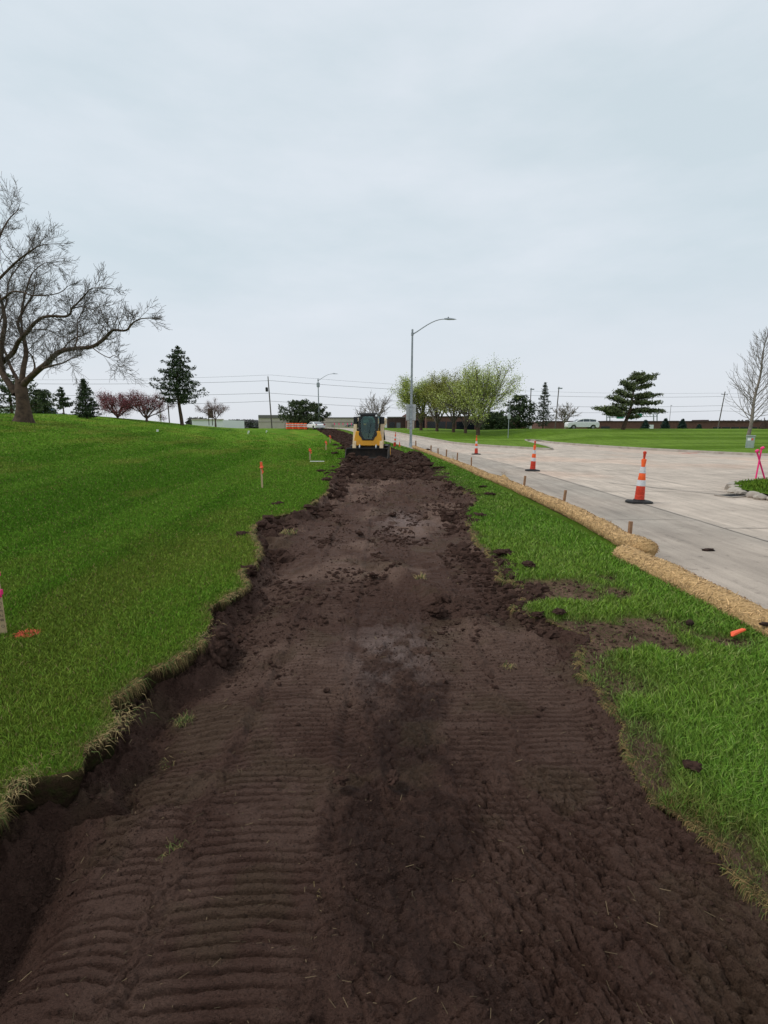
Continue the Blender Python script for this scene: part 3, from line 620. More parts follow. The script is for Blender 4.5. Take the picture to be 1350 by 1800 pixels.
def crumbs(n, r0, r1, szf, test, H, seed):
    x, y, r = sample(n, r0, r1, 55); k = test(x, y); x, y, r = x[k], y[k], r[k]; n = len(x)
    o = np.array([[1, 0, 0], [-1, 0, 0], [0, 1, 0], [0, -1, 0], [0, 0, 1], [0, 0, -.6]], float); f = np.array([[0, 2, 4], [2, 1, 4], [1, 3, 4], [3, 0, 4], [2, 0, 5], [1, 2, 5], [3, 1, 5], [0, 3, 5]])
    s = szf(r)*(.35+1.3*rng.random(n)**2.5); V = o[None]*s[:, None, None]*(.6+.8*rng.random((n, 6, 1))); a = rng.random(n)*6.28
    V = np.stack([V[..., 0]*np.cos(a)[:, None]-V[..., 1]*np.sin(a)[:, None], V[..., 0]*np.sin(a)[:, None]+V[..., 1]*np.cos(a)[:, None], V[..., 2]*.8], -1)
    V += np.stack([x, y, H(x, y)+s*.15], 1)[:, None]; F = f[None]+(np.arange(n)*6)[:, None, None]
    return V.reshape(-1, 3), F.reshape(-1, 3)
inside = lambda x, y: (x > LE(y)+.01) & (x < RE(y)-.01) & (rng.random(len(x)) < .12+.88*ss(.45, .62, fbm(x*3, y*2, 3, 141)+.15*ss(.3, .1, np.abs(x))))
V1, F1 = crumbs(90000, .9, 22, lambda r: .0024*r**.75, inside, HD, 1)
bank = lambda x, y: (np.abs(x-LE(y)-.14) < .14) | (np.abs(x-RE(y)+.10) < .10)
V2, F2 = crumbs(60000, 1.2, 30, lambda r: .0045*r**.7, bank, HD, 2)
def rubble(n, y0, y1, test, H, s0):
    t = (1+5**.5)/2; o = np.array([[-1, t, 0], [1, t, 0], [-1, -t, 0], [1, -t, 0], [0, -1, t], [0, 1, t], [0, -1, -t], [0, 1, -t], [t, 0, -1], [t, 0, 1], [-t, 0, -1], [-t, 0, 1]])/1.9
    f = np.array([[0, 11, 5], [0, 5, 1], [0, 1, 7], [0, 7, 10], [0, 10, 11], [1, 5, 9], [5, 11, 4], [11, 10, 2], [10, 7, 6], [7, 1, 8], [3, 9, 4], [3, 4, 2], [3, 2, 6], [3, 6, 8], [3, 8, 9], [4, 9, 5], [2, 4, 11], [6, 2, 10], [8, 6, 7], [9, 8, 1]])
    y = y0*(y1/y0)**rng.random(n); x = rng.uniform(-2.6, 2.8, n)-cur(y); k = test(x, y); x, y = x[k], y[k]; n = len(x)
    s = s0*(.25+1.6*rng.random(n)**3.2)*np.clip((y/6)**.6, .4, 1); V = o[None]*s[:, None, None]*(.55+.9*rng.random((n, 12, 1))); V[..., 0] *= 1.3; V[..., 2] *= .75
    V += np.stack([x, y, H(x, y)+s*.10], 1)[:, None]; F = f[None]+(np.arange(n)*12)[:, None, None]; return V.reshape(-1, 3), F.reshape(-1, 3)
nn_ = lambda x, y: fbm(x*2.2, y*1.4, 3, 151)
te1 = lambda x, y: (x > LE(y)-.05) & (x < LE(y)+.40) & (nn_(x, y) > .46)
te2 = lambda x, y: (x < RE(y)+.20) & (x > RE(y)-.38) & (nn_(x, y) > .48)
te3 = lambda x, y: (x > LE(y)+.05) & (x < RE(y)-.05) & (nn_(x, y) > .56) & (rng.random(len(x)) < .06+.94*ss(2.4, 5.5, y))
V3, F3 = rubble(16000, 1.5, 6, te1, HD, .013); V4, F4 = rubble(20000, 6, 45, te1, HD, .055)
V5, F5 = rubble(26000, 3.6, 30, te2, lambda x, y: np.where(x < RE(y), HD(x, y), HV(x, y)), .036); V6, F6 = rubble(34000, 1.6, 17, te3, HD, .018)
te7 = lambda x, y: (x+cur(y) > -1.9) & (x+cur(y) < 2.2) & (rng.random(len(x)) < .5)
V7, F7 = rubble(7000, 15, 23.6, te7, HD, .075); te8 = lambda x, y: (x > LE(y)) & (x < RE(y)) & (y > 27) & (nn_(x*.7, y*.7) > .42); V8, F8 = rubble(60000, 24, 90, te8, HD, .10)
te9 = lambda x, y: (x > RE(y)+.02) & (x < 3.0-cur(y)) & (worn(x, y) > .45) & (rng.random(len(x)) < .55); V9, F9 = rubble(60000, 2.3, 13, te9, HV, .011)
V = []; F = []; q = 0
for v_, f_ in ((V1, F1), (V2, F2), (V3, F3), (V4, F4), (V5, F5), (V6, F6), (V7, F7), (V8, F8), (V9, F9)): V.append(v_); F.append(f_+q); q += len(v_)
V = np.concatenate(V); F = np.concatenate(F)
tag(mesh_np('soil_crumbs', V, F, M['crumb'], smooth=False), kind='stuff')
# ------------------------------------------------------------------ straw wattles
def wattle(pts, r0, lab, seed, zoff=0.0, lift=None):
    P_ = smoothpts(pts, 24); n = len(P_); k = 36; V = []; C = []; L = 0
    rs = np.random.default_rng(seed)
    X = np.array([[p.x, p.y] for p in P_]); d = np.gradient(X, axis=0); d /= np.linalg.norm(d, axis=1)[:, None]; nn = np.stack([-d[:, 1], d[:, 0]], 1)
    s = np.concatenate([[0], np.cumsum(np.linalg.norm(np.diff(X, axis=0), axis=1))]); T = s[-1]
    # resample evenly
    m = int(T/.035)+2; si = np.linspace(0, T, m); X = np.stack([np.interp(si, s, X[:, 0]), np.interp(si, s, X[:, 1])], 1)+0
    X[:, 0] += .05*(fbm(si*.7, seed, 2, 7)-.5); nn = np.stack([np.interp(si, s, nn[:, 0]), np.interp(si, s, nn[:, 1])], 1)
    end = np.minimum(si, T-si); rad = r0*(np.clip(1-np.clip(1-end/.16, 0, 1)**2.6, .0, 1)**.5*.98+.02)*(1+.30*(fbm(si*2.2, seed+3.1, 3, 8)-.5))
    rad *= 1+.0*si
    th = np.linspace(0, 2*np.pi, k, endpoint=False)
    A, S = np.meshgrid(th, si); Rr = rad[:, None]*(1+.10*(fbm(S*9, A*2.2, 3, seed)-.5)+.05*(vn(S*55, A*9, seed+1)-.5))
    z0 = gbase(X[:, 1])+zoff+r0*.80+(lift(si) if lift is not None else 0)
    px = X[:, 0:1]+nn[:, 0:1]*np.cos(A)*Rr*1.12; py = X[:, 1:2]+nn[:, 1:2]*np.cos(A)*Rr*1.12; pz = z0[:, None]+np.sin(A)*Rr*.9
    V = np.stack([px, py, pz], -1).reshape(-1, 3); i = np.arange(m*k).reshape(m, k); j = np.roll(i, -1, 1)
    F = np.stack([i[:-1].ravel(), j[:-1].ravel(), j[1:].ravel(), i[1:].ravel()], 1)
    o = mesh_np('straw_wattle', V, F, M['wattle']); tag(o, lab, 'straw wattle', 'straw wattles along the road edge')
    # loose straw fibres poking through the netting
    nf = int(min(6000, T*1000)); a = rs.uniform(-.3, np.pi+.3, nf); si2 = rs.random(nf)*(T-.1)+.05; q = np.interp(si2, si, np.arange(m)); qi = q.astype(int)
    rr = rad[qi]*1.0+.002; cx = X[qi, 0]+nn[qi, 0]*np.cos(a)*rr*1.12; cy = X[qi, 1]+nn[qi, 1]*np.cos(a)*rr*1.12; cz = z0[qi]+np.sin(a)*rr*.9
    t = np.stack([rs.normal(0, 1, nf), rs.normal(0, 1, nf), rs.normal(0, .6, nf)], 1); no = np.stack([nn[qi, 0]*np.cos(a), nn[qi, 1]*np.cos(a), np.sin(a)], 1)
    t -= no*(np.sum(t*no, 1)-.18)[:, None]; t /= np.linalg.norm(t, axis=1)[:, None]; L = .012+.022*rs.random(nf); sd_ = np.cross(no, t); w = .0012*np.clip(cy, 2, 12)*.5+.0006
    c0 = np.stack([cx, cy, cz], 1); b0 = c0-t*L[:, None]; b1 = c0+t*L[:, None]+no*.004; ws = sd_*w[:, None]
    V = np.stack([b0-ws, b0+ws, b1+ws, b1-ws], 1).reshape(-1, 3); c = np.repeat(np.array([.66, .43, .21])*(.35+.85*rs.random(nf))[:, None], 4, 0)
    f = mesh_np('straw_fibres', V, np.arange(nf*4).reshape(-1, 4), M['straw'], smooth=False, col=c); f.parent = o; return o
wattle([(2.9, -3), (2.95, 0), (3.02, 2.5), (3.03, 3.6), (3.02, 4.6), (2.98, 5.3), (2.93, 5.85)], .128, 'nearest straw wattle, running off the right edge of the photo', 3)
wattle([(3.17, 5.62), (3.22, 6.2), (3.33, 7.5), (3.38, 9), (3.36, 11), (3.30, 13), (3.27, 14.3)], .128, 'second straw wattle whose blunt end overlaps the nearest one', 4, .03, lambda s: .05*ss(.9, .1, s))
wattle([(3.35, 14.1), (3.22, 15.2), (3.18, 17.5), (3.08, 20), (3.02, 21.6)], .128, 'third straw wattle from the near end, beyond the frayed bundle', 5, .01)
wattle([(3.0, 21.5), (2.92, 24), (2.75, 28), (2.5, 32), (2.2, 36.5)], .128, 'farthest straw wattle, reaching up to the street lamp pole', 6, .01)
for (x, y, s, lab) in [(3.50, 14.2, .15, 'frayed wattle end bundle leaning over between second and third wattle'), (3.05, 21.7, .16, 'small frayed straw bundle at the far wattle joint')]:
    o = lump('straw_bundle', s, M['wattle'], int(y), 3, (1, 1.25, .8), .25); o.location = (x, y, .12); tag(o, lab, 'straw bundle')
    V, F, C = tuft(0, 1.5, .5, 70, .20, .03, 0, 1.6); f = mesh_np('frayed_straw', V-np.array([0, 1.5, .45]), F, M['straw'], smooth=False, col=C); f.parent = o; f.location = (.05, .1, .02)
# wooden stakes holding the wattles
stakes = [(1105, 958, 14, 'pale wooden stake behind the blunt end of the second wattle', 9, 3), (988, 906, 17, 'brown wooden stake leaning right beside the second wattle, nearer the white scrap', 6, 5), (919, 872, 15, 'wooden stake leaning right where the second wattle bends', 5, 5),
          (828, 836, 13, 'thin stake just before the frayed wattle bundle', 3, 0), (803, 822, 12, 'thin grey stake beside the third wattle', 3, 0), (784, 812, 11, 'small dark stake by the third wattle', 3, 2), (770, 806, 8, 'tiny dark stake beyond the third wattle', 3, 0), (757, 799, 9, 'tiny leaning stake at the far wattle', 3, 3), (731, 790, 8, 'tiny stake just right of the lamp pole base', 3, 0)]
for px, py, hp, lab, wp, ln in stakes:
    y = 12.
    for _ in range(40):
        xc = np.interp(y, [5.6, 9, 13, 14.3, 17.5, 21, 24, 28, 32, 36.5], [3.24, 3.38, 3.30, 3.27, 3.18, 3.05, 2.92, 2.75, 2.5, 2.2])+.13; y = .5*y+.5*xc/max(.02, (px-675)/FPX/(math.cos(PITCH)+(900-py)/FPX*math.sin(PITCH)))
    x = xc; h = .255+hp*y/FPX*.95; w = max(.015, wp*y/FPX/2*.68)
    t = empty('wooden_stake', (x, y, float(gbase(y))-.04), R(random.uniform(-30, 30)), lab, 'stake', 'stakes holding the straw wattles')
    b = MB(); b.box(-w, w, -w*.8, w*.8, 0, h+.04, .001, .001); 
    o = b.build('shaft', M['stakewood'], t, bev=.002); t.rotation_euler = (R(random.uniform(-4, 4)), R(ln), R(15))
# ------------------------------------------------------------------ channelizer cones
def make_cone():
    t = empty('traffic_channelizer')
    b = MB(); n = 8; q = [(.27, .07), (.20, .17), (-.20, .17), (-.27, .07), (-.27, -.07), (-.20, -.17), (.20, -.17), (.27, -.07)]
    V = [(x, y, 0) for x, y in q]+[(x, y, .035) for x, y in q]+[(x*.86, y*.86, .05) for x, y in q]; F = [tuple(range(7, -1, -1)), tuple(range(16, 24))]
    for k in (0, 8): F += [(k+i, k+(i+1) % 8, k+8+(i+1) % 8, k+8+i) for i in range(8)]
    b.add(V, F); b.lathe([(.125, .045), (.115, .075), (.10, .08)], 20, cap=False); b.build('rubber_base', M['rubber'], t)
    b = MB(); b.lathe([(.100, .05), (.098, .17), (.094, .175), (.094, .19), (.096, .195), (.089, .36), (.085, .365)], 20); b.build('lower_body', M['redorange'], t)
    def r(z): return .092-(z-.33)*.055/.62
    b = MB(); b.lathe([(r(.36)-.002, .36), (r(.5)-.002, .50), (r(.5), .505), (r(.65), .65), (r(.65)-.003, .655), (r(.95), .79), (.052, .935), (.046, .955), (.018, .965)], 20); b.build('upper_body', M['orange'], t)
    for z0, z1 in ((.372, .502), (.652, .788)):
        b = MB(); b.lathe([(r(z0)+.0005, z0), (r(z0)+.004, z0+.004), (r(z1)+.004, z1-.004), (r(z1)+.0005, z1)], 20, cap=False); b.build('reflective_band', M['refl'], t)
    b = MB(); b.lathe([(.022, .955), (.020, 1.0), (.026, 1.01), (.026, 1.06), (.034, 1.075), (.034, 1.11), (.020, 1.125)], 14); b.build('handle', M['redorange'], t)
    return t
cone = make_cone()
cs = [(1123, 886, 'nearest tall orange and white channelizer cone on the road, by the light concrete edge', -3), (936, 830, 'middle tall channelizer cone of the three standing out on the road', -12), (837, 801, 'farthest tall channelizer cone of the three out on the road', 8), (693, 783, 'orange channelizer with a pink streak beside the track loader and lamp pole', 0)]
for i, (px, py, lab, rz) in enumerate(cs):
    o = cone if i == 0 else copy_tree(cone); z = 0
    for _ in range(6): x, y = G(px, py-2, z); z = float(gbase(y))
    if i == 3: x, y = 25.2*.0+.80, 37.0; z = float(gbase(y))+.05
    o.location = (x, y, z+.004); o.rotation_euler = (R([0, 2, 0, 5][i]), R([1.5, 2, -.5, 4][i]), R(rz)); tag(o, lab, 'traffic cone', 'channelizer cones on the road')
def small_cone(x, y, z, h, lab):
    t = empty('traffic_cone', (x, y, z), .3, lab, 'traffic cone'); s = h/.7
    MB().box(-.18*s, .18*s, -.18*s, .18*s, 0, .03*s).build('cone_base', M['redorange'], t)
    MB().lathe([(.13*s, .03*s), (.06*s, .42*s), (.025*s, h)], 14).build('cone_body', M['orange'], t)
small_cone(1.18, 37.0, .03, .5, 'small plain orange cone standing right beside the pink streaked channelizer')
# ------------------------------------------------------------------ survey stakes on the lawn
def lath(px, py, hp, lab, wpx=4, flag='orange', z=.2, lean=0, group='survey laths along the left lawn', Y=None):
    if Y is None:
        for _ in range(25): x, y = G(px, py, z); z = .5*z+.5*float(HL(np.array(x), np.array(y)))
    else: y = Y; x = P(px, py, Y).x; z = float(HL(np.array(x), np.array(y)))
    h = hp*y/FPX; w = max(.019, wpx*y/FPX/2)
    t = empty('survey_stake', (x, y, z-.02), R(random.uniform(-20, 20)), lab, 'survey stake', group)
    MB().box(-w, w, -.006, .006, 0, h+.02).build('lath', M['lath'], t, False)
    m = M[{'orange': 'orangeribbon', 'pink': 'pinkribbon'}[flag]]
    b = MB(); b.tube([(-w*1.2, -.01, h*.80), (w*1.2, -.012, h*.80)], .022, 6); b.build('ribbon', m, t)
    b = MB(); V = []; 
    for i in range(7):
        s = i/6; zz = h*(.86-.30*s); o = .02*math.sin(i*1.7); V += [(w*.3+o+.01, -.012-.01*math.cos(i), zz), (w*1.6+.02+o, -.018+.01*math.sin(i*2), zz+.01)]
    b.add(V, [(2*i, 2*i+1, 2*i+3, 2*i+2) for i in range(6)]); k = b.build('ribbon_tail', m, t); k.modifiers.new('s', 'SOLIDIFY').thickness = .004
    b = MB(); b.box(-w*1.25, w*1.25, -.010, .010, h*.83, h*.98+.02); b.build('ribbon_wrap', m, t, False)
    return t
lath(461, 858, 47, 'nearest thin survey lath with orange ribbon on the left lawn', 3.4)
lath(545, 809, 21, 'second survey lath with orange ribbon, behind the white paint line', 2.8)
lath(573, 791, 16, 'short ribboned survey lath at the lawn edge left of the loader', 2.4)
lath(580, 779, 14, 'most distant thin pale survey lath on the lawn beside the loader', 2.2)
# large grade stake at left edge of the photo
x, y = G(7, 1112, .15)
t = empty('grade_stake', (x-.003, y, .13), R(4), 'tall wooden grade stake with pink ribbons and handwriting at the left photo edge', 'survey stake')
hh = .50; MB().box(-.022, .022, -.006, .006, -.03, hh).build('lath', M['lath'], t, bev=.001)
for zc, s in ((.475, .55), (.335, 1.0)):
    b = MB(); b.box(-.029, .031, -.014, .012, zc-.022, zc+.018); b.build('ribbon_wrap', M['pinkribbon'], t, bev=.004)
    b = MB(); b.add([(.0, -.014, zc+.03*s), (.028, -.018, zc+.012), (.046, -.03, zc-.032*s), (.02, -.022, zc-.036*s), (-.02, -.016, zc-.03*s), (-.035, -.02, zc-.035)], [(0, 1, 2, 3), (0, 3, 4, 5)]); k = b.build('ribbon_tail', M['pinkribbon'], t); k.modifiers.new('s', 'SOLIDIFY').thickness = .003
b = MB()
def stroke(pts, w=.0022):
    for (a, c), (d, e) in zip(pts[:-1], pts[1:]): b.tube([(a, -.0072, c), (d, -.0072, e)], w/2, 4)
stroke([(.004, .295), (.018, .295)]); stroke([(-.018, .288), (.018, .286)])
# rotated handwriting: strokes read down the stake
def glyph(ch, z, s=.030):
    G_ = {'C': [[(.9, .2), (.6, 0), (.2, .1), (0, .5), (.2, .9), (.6, 1), (.9, .8)]], 'L': [[(0, 1), (0, 0), (.8, 0)]], '2': [[(0, .8), (.4, 1), (.8, .8), (.7, .5), (0, 0), (.9, 0)]], '8': [[(.5, .5), (.1, .8), (.5, 1), (.9, .8), (.5, .5), (.1, .2), (.5, 0), (.9, .2), (.5, .5)]],
          'F': [[(0, 0), (0, 1), (.8, 1)], [(0, .5), (.6, .5)]], 'O': [[(.5, 0), (.1, .3), (.1, .7), (.5, 1), (.9, .7), (.9, .3), (.5, 0)]], '-': [[(.1, .5), (.8, .5)]], '.': [[(.4, 0), (.5, .1)]], '6': [[(.8, .9), (.3, .8), (0, .3), (.4, 0), (.8, .25), (.4, .5), (.05, .3)]]}
    for st in G_[ch]: stroke([(.012-(1-q)*0+(q-.5)*.022-.004, z-p*s*.8) for p, q in st], .0024)
z = .262
for ch in 'C-F28': glyph(ch, z); z -= .032
glyph('O', .085, .03); z = .445
for ch in 'F6L': glyph(ch, z, .022); z -= .026
b.build('handwriting', M['ink'], t)
# pink paint spot on the lawn
V, F, C = tuft(*G(48, 1113, .15), .14, 260, .035, .055, 0, .9); C = C*0+np.array([.80, .14, .08])*(.6+.5*rng.random((len(C)//5, 1))).repeat(5, 0)
V[:, 0] = (V[:, 0]-V[:, 0].mean())*1.3+V[:, 0].mean(); o = mesh_np('paint_spot', V, F, M['straw'], smooth=False, col=C); tag(o, 'small patch of lawn sprayed with red orange paint by the grade stake', 'paint mark')
# white paint line and white marker tufts
x0, y0 = G(544, 813, .9); 
def lawnpt(px, py, z=.2):
    for _ in range(30): x, y = G(px, py, z); z = .5*z+.5*float(HL(np.array(x), np.array(y)))
    return x, y, z
a = lawnpt(545, 813); c_ = lawnpt(570, 813); b = MB(); b.tube([(a[0]+(c_[0]-a[0])*i/6, a[1]+(c_[1]-a[1])*i/6, float(HL(np.array(a[0]+(c_[0]-a[0])*i/6), np.array(a[1])))+.05) for i in range(7)], .018, 6)
tag(b.build('white_pipe', M['whiteplastic']), 'thin white pipe lying on the lawn in front of the second lath', 'pipe')
for px, py, s, lab in [(276, 765, .11, 'white marker flag on the left lawn below the tall conifer'), (436, 763, .12, 'round white marker on the lawn, largest of the white dots'), (468, 761, .07, 'small white marker below the utility pole'), (492, 758, .08, 'small white marker left of the orange barrels')]:
    x, y, z = lawnpt(px, py); s = s*0+{276: 5, 436: 4, 468: 3, 492: 3}[px]*y/FPX*.55; t = empty('marker_flag', (x, y, z), 0, lab, 'marker', 'white markers on the left lawn')
    MB().tube([(0, 0, -.02), (0, 0, s*2.6)], .012, 5).build('wire', M['whiteplastic'], t); b = MB(); b.box(-.01, s*1.2, -.01, .01, s*1.2, s*2.6); b.tube([(0, 0, .02), (.02, 0, s*1.5)], s*.35, 7); b.build('flag', M['whiteplastic'], t)
# pink crossed laths on the corner lawn
t = empty('crossed_stakes', (10.75, 13.85, .15), 0, 'two bright pink painted laths crossed in an X on the corner lawn', 'survey stake')
for x0, x1, w, h in ((-.07, .0, .02, .90), (.20, -.14, .02, .84)):
    b = MB(); b.tube([(x0, 0, 0), (x1, .02, h)], [.026, .026], 4); b.build('lath', M['pink'], t, False)
b = MB(); b.tube([(-.17, 0, .80), (-.10, .0, .84)], .04, 6); b.tube([(-.03, 0, .88), (.04, 0, .92)], .04, 6); b.build('ribbon', M['pinkribbon'], t)
# orange flag scrap & white scrap & clods near the wattle
x, y = G(1300, 1121, .08); b = MB(); b.tube([(-.075, -.02, .0), (-.05, 0, .02), (0, .02, .03), (.045, .03, .045), (.06, .04, .04)], [.006, .022, .018, .016, .012], 8); o = b.build('orange_sleeve', M['orangeribbon']); o.location = (x, y, .1); o.scale = (1, 1, .7); tag(o, 'crumpled bright orange plastic sleeve on grass against the near wattle', 'litter')
x, y = G(952, 888, .02); b = MB(); b.box(-.04, .07, -.004, .004, 0, .06, .02); b.box(-.05, .0, -.004, .03, 0, .02); o = b.build('white_scrap', M['whiteplastic']); o.location = (x, y, .012); o.rotation_euler = (.3, .2, .4); tag(o, 'small white plastic scrap on the road behind the second wattle', 'litter')
clods = [(1245, 968, .07, (1.2, .6, .3), 0, 'flat dark mud clod on the grey road lane'), (1322, 1086, .055, (1.2, .8, .55), .12, 'black soil clod at the back of the near wattle'), (1345, 1098, .03, (1.3, .8, .5), .17, 'tiny soil clod on top of the near wattle at the photo edge'), (1174, 983+8, .018, (1, 1, .7), .16, 'tiny dark crumb on the middle of the near wattle'), (1212, 1096, .03, (1, .9, .8), .10, 'lone small clod on the verge grass below the near wattle')]
for px, py, s, sq, z, lab in clods:
    x, y = G(px, py, z); o = lump('soil_clod', s, M['clod'], px, 3, sq, .4); o.location = (x, y, z+s*.15); tag(o, lab, 'soil clod')
cl = [(350, 1128, .15, .9, 'left'), (378, 1120, .13, .8, 'left'), (435, 1003, .10, 1, 'left'), (423, 941, .10, .8, 'left'), (466, 920, .09, .8, 'left'), (488, 887, .12, .7, 'left'), (565, 829, .19, .6, 'left'), (600, 835, .20, .8, 'left'), (617, 818, .24, .8, 'left'), (588, 798, .26, .7, 'left'), (590, 783, .26, .7, 'left'), (602, 790, .3, .8, 'left'), (620, 802, .28, .7, 'left'), (575, 845, .18, .8, 'left'), (608, 770, .3, .8, 'left'), (598, 762, .3, .8, 'left'),
      (887, 970, .12, .7, 'right'), (930, 992, .10, .7, 'right'), (945, 1078, .07, .7, 'right'), (982, 1075, .06, .8, 'right'), (850, 855, .16, .6, 'right'), (862, 868, .14, .5, 'right'), (750, 818, .26, .7, 'right'), (772, 822, .2, .6, 'right'), (735, 808, .28, .6, 'right'), (845, 905, .12, .6, 'right'), (722, 800, .3, .6, 'right'), (700, 800, .32, .6, 'right'), (770, 800, .22, .6, 'right'), (752, 790, .25, .6, 'right'),
      (648, 811, .28, .5, 'mid'), (597, 1372, .03, .8, 'mid'), (690, 1368, .04, .7, 'mid'), (690, 905, .07, .6, 'mid'), (633, 938, .06, .9, 'mid'), (1215, 1345, .04, .8, 'right'), (655, 1010, .05, .7, 'mid'), (780, 1055, .08, .8, 'mid'), (768, 1075, .07, .8, 'mid'), (640, 800, .3, .5, 'mid'), (668, 803, .33, .5, 'mid')]
cl.sort(key=lambda q: -q[1]); cnt = {}
LB = {'left': 'dark sod clod on the left grass edge', 'right': 'dark soil clod right of the strip middle', 'mid': 'loose soil clod in mid strip'}
for i, (px, py, s, zq, side) in enumerate(cl):
    z = .05
    for _ in range(40): x, y = G(px, py, z); z = .8*z+.2*(float(gbase(y))+(.05 if LE(y) < x < RE(y) else .12))
    o = lump('soil_clod', s*(.72 if side != 'right' else .6), M['crumb'], 200+i, 4, (1.4, 1, zq*(.8 if side != 'right' else .5)), .85); o.location = (x, y, z+s*.02); o.rotation_euler = (0, 0, i*1.3)
    cnt[side] = cnt.get(side, 0)+1; od = ['first', 'second', 'third', 'fourth', 'fifth', 'sixth', 'seventh', 'eighth', 'ninth', 'tenth', 'eleventh', 'twelfth', 'thirteenth', 'fourteenth', 'fifteenth', 'sixteenth'][cnt[side]-1]
    lab = LB[side]+', '+od+' counting away from the camera'; g = 'soil clods, '+side
    if (px, py) == (350, 1128): lab, g = 'big rounded dark sod bulge sticking out of the left edge', None; o.location = (float(LE(np.array(y)))+.07, y, .03); o.scale = (.75, 1.0, 1.15)
    if (px, py) == (648, 811): lab, g = 'pale flat dirt slab lying in front of the loader bucket', None
    tag(o, lab, 'soil clod', g)
# ------------------------------------------------------------------ street lamps
def street_lamp(loc, H, lab, arm=2.6, signs=False, photo=True):
    t = empty('street_lamp', loc, 0, lab, 'street lamp', 'street lamps beside the road')
    b = MB(); b.lathe([(.17, 0), (.17, .03), (.13, .06), (.12, .3), (.115, .32)], 16); b.build('base', M['galv'], t)
    b = MB(); b.lathe([(.105, .03), (.10, 1), (.065, H-.05), (.075, H-.04), (.075, H+.06), (.02, H+.1)], 16); b.build('pole', M['galv'], t)
    pts = [(0, 0, H-.28)]+[(arm*s, 0, H-.28+1.12*math.sin(min(1, s*1.02)*math.pi/2)**1.15*(1 if s < .8 else 1)) for s in (.1, .2, .32, .45, .58, .7, .8, .9, 1)]
    b = MB(); b.tube(pts, [.045, .042, .04, .038, .036, .034, .032, .03, .03, .03], 8); b.tube([(0, 0, H-.36), (0, 0, H-.16)], .095, 10); b.build('arm', M['galv'], t)
    zz = pts[-1][2]; b = MB(); b.add([(arm-.1, -.06, zz-.02), (arm+.25, -.15, zz-.03), (arm+.62, -.13, zz-.02), (arm+.85, 0, zz-.005), (arm+.62, .13, zz-.02), (arm+.25, .15, zz-.03), (arm-.1, .06, zz-.02),
        (arm-.1, -.04, zz+.06), (arm+.25, -.11, zz+.08), (arm+.62, -.09, zz+.04), (arm+.8, 0, zz+.015), (arm+.62, .09, zz+.04), (arm+.25, .11, zz+.08), (arm-.1, .04, zz+.06)],
        [tuple(range(6, -1, -1)), tuple(range(7, 14))]+[(i, (i+1) % 7, 7+(i+1) % 7, 7+i) for i in range(7)]); h = b.build('lamp_head', M['galv'], t)
    b = MB(); b.lathe([(.04, zz+.06), (.04, zz+.15), (.02, zz+.17)], 8, (arm+.2, 0, 0)); b.build('photocell', M['cardark'], h)
    return t
lx, ly = 2.05, 37.5; l1 = street_lamp((lx, ly, float(gbase(ly))+.03), 8.55, 'tall galvanised street lamp with curved arm and two sign backs, right of the loader', 2.45)
l1.rotation_euler = (0, R(.35), R(4))
for z0, z1, w, m in ((2.02, 3.12+.1, .37, 'signback'), (1.36, 1.99, .27, 'cream')):
    b = MB(); b.box(-w, w, -.135, -.125, z0, z1) if False else b.box(-w, w, .125, .135, z0, z1); s_ = b.build('sign_panel', M['signback'] if m == 'signback' else M['beige'], l1, bev=.003)
    MB().box(-.12, .12, -.125, .125, z0+.12, z0+.16).build('bracket', M['galv'], s_); MB().box(-.12, .12, -.125, .125, z1-.18, z1-.14).build('bracket', M['galv'], s_)
b = MB(); b.box(-.13, .13, .138, .144, 2.0, 2.03); b.build('sign_stiffener', M['galv'], l1)
Y2 = 86; q = P(561, 752, Y2); l2 = street_lamp((q.x, Y2, 1.15), 8.6, 'distant slender street lamp with transformer can, in front of the dark pine', 2.2); l2.scale = (1.15, 1.15, 1)
b = MB(); b.lathe([(.05, 7.2), (.24, 7.25), (.24, 7.95), (.1, 8.0)], 10); b.build('transformer', M['galv'], l2)
